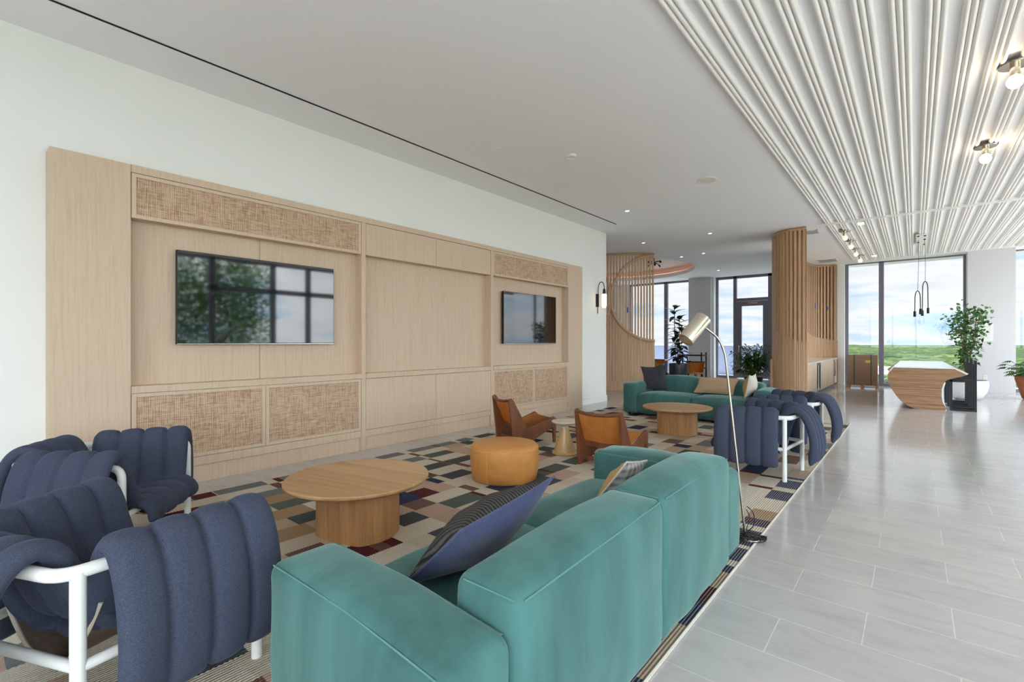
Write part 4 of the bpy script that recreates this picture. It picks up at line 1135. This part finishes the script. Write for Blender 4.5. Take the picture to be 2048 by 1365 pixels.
bm.faces.new([bm.verts.new(p) for p in rows[0][:-1]]); bm.faces.new([bm.verts.new(p) for p in rows[-1][:-1]])
obj('body', bm, M_island, isl, smooth=True, angle=40)
bm = B(); tp = [(-.462, .70), (-.445, .77), (-.37, .882), (.63, .885), (.825, .775), (.80, .752), (.62, .862), (-.355, .862), (-.43, .76)]
A = [[(x_*(1-.10*yf) + .015*yf, yf*(LNI+.02)-.01, z_) for x_, z_ in tp] for yf in [i/8 for i in range(9)]]
A = [r + [r[0]] for r in A]
grid(bm, A); bm.faces.new([bm.verts.new(p) for p in A[0][:-1]]); bm.faces.new([bm.verts.new(p) for p in A[-1][:-1]])
obj('white_top', bm, M_white, isl, smooth=True, angle=30)
bm = B(); W_ = [(.46, .58), (.425, .45), (.42, .32), (.435, .18), (.47, 0.004), (.50, .004), (.462, .18), (.447, .32), (.455, .45), (.485, .58)]
prism(bm, W_, 'y', .01, LNI*.9); obj('white_side', bm, M_white, isl, smooth=True, angle=40)

def make_stool(label, loc):
    t = thing('bar_stool', label, 'bar stool', loc, 0, 'black bar stools along the island')
    w, dp, s = .40, .42, .038
    for y in (0, dp - s):
        obj('leg', bx(B(), 0, s, y, y+s, 0, .63), M_black, t, bevel=.003)
        obj('leg', bx(B(), w-s, w, y, y+s, 0, 1.04), M_black, t, bevel=.003)
    bm = B()
    for y in (0, dp-s): bx(bm, s, w-s, y, y+s, 0.0, s)
    for x in (0, w-s): bx(bm, x, x+s, s, dp-s, 0.0, s)
    obj('floor_rail', bm, M_black, t, bevel=.003)
    obj('seat', bx(B(), 0, w-s, 0, dp, .59, .635), M_black, t, bevel=.004)
    obj('back_rail', bx(B(), w-s, w, s, dp-s, .96, 1.04), M_black, t, bevel=.004)
    return t
st = make_stool('black square-framed bar stool nearest the camera at the white island', (.555, 13.42, 0))
copy_thing(st, (.545, 14.25, 0), 0, 'black square-framed bar stool, second along the island')
copy_thing(st, (.535, 15.08, 0), 0, 'black square-framed bar stool furthest along the island, before the potted tree')

def leaf(bm, p, dirv, length, width, droop=.3, nrm=None, cup=.1, heart=False):
    d_ = Vector(dirv).normalized(); up = Vector((0, 0, 1)) if nrm is None else Vector(nrm)
    s_ = d_.cross(up)
    if s_.length < 1e-3: s_ = Vector((1, 0, 0))
    s_.normalize(); n_ = s_.cross(d_).normalized()
    prof = [(0, .08), (.15, .7), (.35, 1), (.6, .85), (.85, .42), (1, .02)] if not heart else [(0, .3), (.1, .9), (.3, 1), (.55, .8), (.8, .4), (1, .02)]
    L_, C_, R_ = [], [], []
    for (u, w) in prof:
        c = Vector(p) + d_*length*u - n_*droop*length*u*u
        L_.append(bm.verts.new(c - s_*width*w*.5 + n_*cup*width*w)); C_.append(bm.verts.new(c)); R_.append(bm.verts.new(c + s_*width*w*.5 + n_*cup*width*w))
    for i in range(len(prof)-1):
        bm.faces.new((L_[i], C_[i], C_[i+1], L_[i+1])); bm.faces.new((C_[i], R_[i], R_[i+1], C_[i+1]))

# potted tree by the island
t = thing('potted_tree', 'slender leafy tree in a rounded white planter beyond the island', 'plant', (.97, 16.35, 0))
bm = B(); lathe(bm, [(0, 0), (.20, 0), (.30, .06), (.38, .20), (.41, .36), (.40, .48), (.385, .48), (.37, .42), (0, .42)], 40); obj('planter', bm, M_pot_w, t, smooth=True)
rng = random.Random(7); bm = B(); bl = B()
for k in range(6):
    a = k*1.05; tx, ty = .28*math.cos(a)*rng.uniform(.3, 1.2), .28*math.sin(a)*rng.uniform(.3, 1.2); hz = rng.uniform(1.9, 2.35)
    pts = smooth_path([(.04*math.cos(a), .04*math.sin(a), .40), (tx*.3, ty*.3, .9), (tx*.8+.03, ty*.8, 1.5), (tx*1.5, ty*1.5, hz)], 6)
    tube(bm, pts, [.012*(1-.6*i/len(pts)) for i in range(len(pts))], 6)
    for i, p in enumerate(pts):
        if p.z < 0.75: continue
        dens = 10 if p.z > 1.5 else 6
        for _ in range(dens):
            d_ = Vector((rng.gauss(0, 1), rng.gauss(0, 1), rng.gauss(0, .7))).normalized(); q = p + d_*rng.uniform(.04, .30 if p.z > 1.4 else .2)
            leaf(bl, q, (rng.gauss(0, 1), rng.gauss(0, 1), rng.gauss(-.5, .5)), rng.uniform(.07, .11), rng.uniform(.06, .09), .2, nrm=(rng.gauss(0, .5), rng.gauss(0, .5), 1), heart=True)
obj('stems', bm, M_bark, t, smooth=True); obj('foliage', bl, M_leaf_mid, t)
obj('soil', lathe(B(), [(0, .41), (.36, .41), (.36, .43), (0, .435)], 32), M_soil, t)

# right-hand plant in terracotta
t = thing('potted_philodendron', 'lobed green plant in a terracotta pot at the right edge', 'plant', (2.27, 17.3, 0))
bm = B(); lathe(bm, [(0, 0), (.20, 0), (.235, .02), (.36, .48), (.365, .56), (.33, .56), (.32, .50), (0, .50)], 32); obj('pot', bm, M_terra, t, smooth=True, angle=50)
obj('soil', lathe(B(), [(0, .49), (.31, .49), (.31, .51), (0, .52)], 24), M_soil, t)
rng = random.Random(9); bm, bl = B(), B()
for k in range(52):
    a = rng.uniform(0, 2*PI); rr = rng.uniform(.2, .55); hz = rng.uniform(.6, 1.05)
    e_ = Vector((rr*math.cos(a), rr*math.sin(a), hz)); tube(bm, smooth_path([(0, 0, .5), e_*.5 + Vector((0, 0, .3)), e_], 4), .006, 5)
    for j in range(9):
        b_ = a + (j-4)*.33; leaf(bl, e_, (math.cos(b_), math.sin(b_), -.1), .19-.015*abs(j-4), .045, .35)
obj('stems', bm, M_leaf_mid, t, smooth=True); obj('foliage', bl, M_leaf_mid, t)

# pendant over the island
t = thing('pendant_light', 'white ceiling canopy with black looped pendant cords over the island', 'pendant lamp', (.12, 15.7, H))
obj('canopy', bx(B(), -.10, .10, -.75, .85, -.085, -.05), M_whitemetal, t, bevel=.004)
bm = B()
for x, y in ((-.06, -.7), (.06, -.7), (.06, -.2), (-.06, .2), (.06, .6)): bx(bm, x-.02, x+.02, y-.02, y+.02, -.105, -.085)
obj('cord_grips', bm, M_black, t)
for (x, y, zt, zb2) in ((-.07, .02, -1.33, -1.80), (.075, .10, -1.10, -1.78)):
    bm = B(); tube(bm, smooth_path([(x*.8, y-.2, -.09), (x*.9+.01, y-.1, -.7), (x, y, zt)], 6), .004, 6); c_ = obj('cord', bm, M_black, t, smooth=True)
    bm = B(); pts = [(x + .05*math.cos(a), y + .02*math.cos(a), zt - .18 + .18*math.sin(a)) for a in [PI*k/12 for k in range(13)]]
    pts = [(x+.055, y+.02, zb2)] + pts + [(x-.055, y-.02, zb2 - .06)]
    tube(bm, pts, .010, 8); obj('loop', bm, M_black, t, smooth=True)
    for (dx, dy, dz) in ((.055, .02, 0), (-.055, -.02, -.06)):
        obj('lamp_socket', lathe(B(), [(0, zb2+dz-.12), (.026, zb2+dz-.12), (.026, zb2+dz+.02), (0, zb2+dz+.02)], 16, (x+dx, y+dy)), M_black, t, smooth=True, angle=40)

# ------------------------------------------------------------------ ceiling fittings
def flush(name, label, x, y, lit, grp):
    t = thing(name, label, 'ceiling lamp', (x, y, H - .045), 0, grp)
    bm = B(); lathe(bm, [(0, 0), (.115, 0), (.12, -.008), (.115, -.016), (0, -.016)], 40); obj('ceiling_plate', bm, M_chrome, t, smooth=True, angle=40)
    bm = B(); lathe(bm, [(0, -.016), (.034, -.016), (.036, -.10), (.028, -.115), (0, -.115)], 20); obj('bulb_holder', bm, M_brass, t, smooth=True, angle=40)
    bm = B(); lathe(bm, [(0, -.225), (.03, -.22), (.05, -.20), (.06, -.17), (.055, -.14), (.04, -.118), (.028, -.108), (0, -.108)], 24); obj('bulb', bm, M_bulb if lit else M_bulb_off, t, smooth=True)
    return t
flush('ceiling_lamp', 'lit globe ceiling lamp nearest the camera on the ribbed ceiling', .71, 6.4, True, 'lit globe lamps')
flush('ceiling_lamp', 'lit globe ceiling lamp second from the camera on the ribbed ceiling', .71, 8.83, True, 'lit globe lamps')
for k, y in enumerate((13.44, 14.78, 16.12, 17.46)):
    flush('ceiling_lamp', ['small dim ceiling lamp nearest the white track, first of a row of four', 'small dim ceiling lamp second from the white track in a row of four', 'small dim ceiling lamp third from the white track in a row of four', 'small dim ceiling lamp closest to the rear window in a row of four'][k], -1.24, y, False, 'small ceiling lamps in a row')
def disc(name, label, cat, x, y, r, m, th=.012, z=H, grp=None, lens=None):
    t = thing(name, label, cat, (x, y, z), 0, grp)
    obj('trim_ring', lathe(B(), [(r*.8, -.002), (r*.8, -th), (r, -th*.8), (r*1.02, 0), (r*.9, -.0005)], 32), M_ceil if lens else m, t, smooth=True)
    obj('lens' if lens else 'cover', lathe(B(), [(0, -th*.6), (r*.82, -th*.6), (r*.82, -.001), (0, -.001)], 32), lens or m, t)
disc('ceiling_speaker', 'large round off-white speaker flush in the plain ceiling', 'speaker', -2.58, 7.95, .155, M_speaker)
disc('smoke_detector', 'round white detector on the ceiling near the black slot', 'smoke detector', -3.69, 5.69, .07, M_wallnote, .035)
disc('sprinkler_cap', 'small white round cap in the ceiling nearest the camera', 'sprinkler', -4.31, 4.85, .045, M_ceil, .006)
for lab, x, y in (('tiny recessed downlight over the far end of the wall unit', -4.39, 8.8), ('tiny recessed downlight between the slat column and the left slat screen', -3.77, 11.89),
                  ('tiny recessed downlight just before the left slat screen', -5.47, 11.89), ('tiny recessed downlight beside the oval ceiling recess', -5.47, 14.58),
                  ('tiny recessed downlight right of the oval ceiling recess', -4.76, 14.42), ('tiny recessed downlight above the glazed terrace door', -5.46, 18.15)):
    disc('downlight', lab, 'downlight', x, y, .05, M_wall, .006, grp='recessed downlights', lens=M_down)
for lab, x, y in (('small rectangular lit downlight by the white ceiling track', -.90, 12.81), ('small rectangular lit downlight close to the rear window', -.93, 17.84)):
    t = thing('downlight', lab, 'downlight', (x, y, H-.001), 0, 'rectangular downlights'); obj('trim_ring', bx(B(), -.07, .07, -.13, .13, -.05, 0), M_wall, t, bevel=.004); obj('lens', bx(B(), -.05, .05, -.11, .11, -.053, -.05), M_down, t)
def vent(label, x0, x1, y0, y1):
    t = thing('air_vent', label, 'vent', ((x0+x1)/2, (y0+y1)/2, H), 0, 'ceiling air vents'); w, l = (x1-x0)/2, (y1-y0)/2
    bm = B(); bx(bm, -w, w, -l, -l+.03, -.012, 0); bx(bm, -w, w, l-.03, l, -.012, 0); bx(bm, -w, -w+.03, -l, l, -.012, 0); bx(bm, w-.03, w, -l, l, -.012, 0); obj('frame', bm, M_wall, t)
    obj('backing', bx(B(), -w+.02, w-.02, -l+.02, l-.02, -.003, -.001), M_blackgap, t)
    bm = B(); n = 7
    for k in range(n): y = -l + .05 + (2*l-.1)*k/(n-1); bx(bm, -w+.03, w-.03, y-.008, y+.012, -.010, -.004)
    obj('louvres', bm, M_wall, t)
vent('square ceiling air vent right behind the slat column', -2.02, -1.72, 13.05, 13.55)
vent('ceiling air vent over the wet bar screen', -2.42, -1.88, 17.9, 18.6)
# spiky black lamp in the recess
t = thing('ceiling_fixture', 'small black spider-like fixture hanging at the oval ceiling recess', 'ceiling lamp', (-6.38, 14.65, H + .02))
bm = B(); tube(bm, [(0, 0, .3), (0, 0, -.12)], .012, 6)
for k in range(6):
    a = k*1.05; tube(bm, [(0, 0, -.08), (.19*math.cos(a), .19*math.sin(a), -.06 - .1*(k % 2))], .014, 6)
obj('arms', bm, M_black, t, smooth=True)
for k in range(6):
    a = k*1.05; bm = B(); p = Vector((.19*math.cos(a), .19*math.sin(a), -.06 - .1*(k % 2))); tube(bm, [p, p + Vector((.04*math.cos(a), .04*math.sin(a), -.05))], .028, 8); obj('spot_head', bm, M_black, t, smooth=True)
# wall bits on the pier
t = thing('thermostat', 'pale rectangular wall plate on the white pier', 'wall plate', (1.52, 18.98, 1.70)); obj('plate', bx(B(), -.15, .15, -.02, 0, -.26, .26), M_wallnote, t, bevel=.008)
obj('face_lines', (lambda b_: ([bx(b_, -.1, .1, -.023, -.02, z, z+.012) for z in (-.15, -.05, .05, .15)], b_)[1])(B()), M_pier, t)
t = thing('wall_outlet', 'white wall outlet low on the white pier', 'outlet', (1.52, 18.98, .42)); obj('plate', bx(B(), -.04, .04, -.008, 0, -.06, .06), M_wallnote, t, bevel=.002)
obj('sockets', (lambda b_: ([bx(b_, -.016, .016, -.010, -.008, z-.014, z+.014) for z in (-.025, .025)], b_)[1])(B()), M_pier, t)

# ------------------------------------------------------------------ rear left lounge: plants, cart, dining set
t = thing('rubber_plant', 'tall dark-leaved rubber plant in a dark cylindrical planter', 'plant', (-5.66, 14.8, 0))
bm = B(); lathe(bm, [(0, 0), (.24, 0), (.26, .02), (.275, .72), (.27, .76), (.25, .76), (.24, .70), (0, .70)], 32); obj('planter', bm, M_pot_d, t, smooth=True, angle=50)
obj('soil', lathe(B(), [(0, .69), (.23, .69), (.23, .71), (0, .72)], 24), M_soil, t)
rng = random.Random(3); bm, bl = B(), B()
for (lx, ly, top_) in ((-.12, 0, 2.55), (.02, .05, 2.2), (.0, -.05, 1.7), (.1, .05, 1.95)):
    pts = smooth_path([(lx*.3, ly, .7), (lx*.8, ly, 1.3), (lx, ly, top_)], 12); tube(bm, pts, .012, 6)
    n_ = int((top_-.8)/.055)
    for k in range(n_):
        z = .85 + k*.055; a = k*2.4 + lx*9; p = Vector((lx*min(1, (z-.7)/1.0), ly, z))
        el = .6 if z > top_-.3 else rng.uniform(-.25, .35)
        leaf(bl, p, (math.cos(a), math.sin(a), el), rng.uniform(.30, .42), rng.uniform(.15, .20), .25)
obj('stems', bm, M_bark, t, smooth=True); obj('foliage', bl, M_leaf_dark, t)

t = thing('potted_plant', 'small yellow-green variegated plant left of the rubber plant', 'plant', (-5.98, 14.05, 0))
bm = B(); lathe(bm, [(0, 0), (.14, 0), (.17, .50), (.155, .50), (0, .46)], 24); obj('planter', bm, M_pot_d, t, smooth=True, angle=50)
rng = random.Random(8); bl = B()
for k in range(110):
    a = rng.uniform(0, 2*PI); e_ = rng.uniform(-.2, 1.2); rr = rng.uniform(.02, .13)
    leaf(bl, (rr*math.cos(a), rr*math.sin(a), .5 + rng.uniform(0, .25)), (math.cos(a), math.sin(a), e_), rng.uniform(.10, .17), .07, .5)
obj('foliage', bl, M_leaf_yel, t)

t = thing('potted_shrub', 'wide bushy green plant in front of the glazed terrace door', 'plant', (-3.74, 15.8, 0))
bm = B(); lathe(bm, [(0, 0), (.22, 0), (.26, .38), (.24, .38), (0, .33)], 24); obj('planter', bm, M_pot_d, t, smooth=True, angle=50)
rng = random.Random(12); bm, bl = B(), B()
for k in range(64):
    a = rng.uniform(0, 2*PI); rr = rng.uniform(.08, .62); hz = rng.uniform(.5, 1.35)
    e_ = Vector((rr*math.cos(a), rr*math.sin(a), hz)); pp = smooth_path([(0, 0, .35), (e_.x*.35, e_.y*.35, .35+.6*(hz-.35)), e_], 4); tube(bm, pp, .006, 5)
    for j in range(13):
        q = pp[min(len(pp)-1, len(pp)//2 + j % (len(pp)//2+1))] ; b_ = a + rng.uniform(-1.6, 1.6)
        leaf(bl, q, (math.cos(b_), math.sin(b_), rng.uniform(-.3, .7)), rng.uniform(.18, .30), rng.uniform(.045, .07), .35)
obj('stems', bm, M_leaf_bush, t, smooth=True); obj('foliage', bl, M_leaf_bush, t)

t = thing('serving_cart', 'black metal serving cart against the grey pier', 'cart', (-6.05, 17.3, 0), R(-4))
for x in (-.32, .36):
    for y in (-.2, .2): obj('leg', bx(B(), x-.018, x+.018, y-.018, y+.018, 0, 1.0 if x < 0 else 1.06), M_black, t)
for z in (.93, .48): obj('shelf', bx(B(), -.34, .38, -.22, .22, z, z+.045), M_black, t)
bm = B()
for k in range(9): bx(bm, -.28+k*.075, -.265+k*.075, -.225, -.215, .525, .60)
bx(bm, -.34, .38, -.226, -.214, .6, .62); obj('gallery_rail', bm, M_black, t)

def tub_chair(label, loc, rz, m):
    t = thing('dining_chair', label, 'chair', loc, rz, 'tan dining chairs by the rear windows')
    rows = []
    for i in range(21):
        a = R(-20) + R(220)*i/20; row = []
        for j in range(6):
            v = j/5; rr = .24 + .05*v; row.append((rr*math.cos(a), rr*math.sin(a), .45 + .33*v))
        rows.append(row)
    bm = B(); grid(bm, rows); bmesh.ops.solidify(bm, geom=bm.faces[:], thickness=.02); obj('backrest', bm, m, t, smooth=True, angle=60)
    obj('seat', lathe(B(), [(0, .40), (.24, .40), (.25, .43), (.23, .47), (0, .48)], 24), m, t, smooth=True)
    obj('top_rail', tube(B(), [(.295*math.cos(R(-20)+R(220)*k/20), .295*math.sin(R(-20)+R(220)*k/20), .79) for k in range(21)], .016, 8), M_black, t, smooth=True)
    for a in (45, 135, 225, 315): obj('leg', tube(B(), [(.2*math.cos(R(a)), .2*math.sin(R(a)), .41), (.25*math.cos(R(a)), .25*math.sin(R(a)), 0)], .014, 8), M_black, t, smooth=True)
    return t
tc1 = tub_chair('tan and black tub chair beside the dark planter and the black cart', (-5.45, 15.75, 0), R(160), M_leather2)
copy_thing(tc1, (-7.05, 16.35, 0), R(30), 'brown tub chair partly hidden behind the left slat screen')
t = thing('dining_table', 'round white-topped table by the rear left windows', 'table', (-8.05, 18.2, 0))
obj('tabletop', lathe(B(), [(0, .71), (.78, .71), (.8, .725), (.78, .74), (0, .74)], 48), M_white, t, smooth=True, angle=40)
obj('pedestal_base', lathe(B(), [(0, 0), (.35, 0), (.34, .02), (.06, .06), (.05, .71), (0, .71)], 32), M_black, t, smooth=True, angle=50)
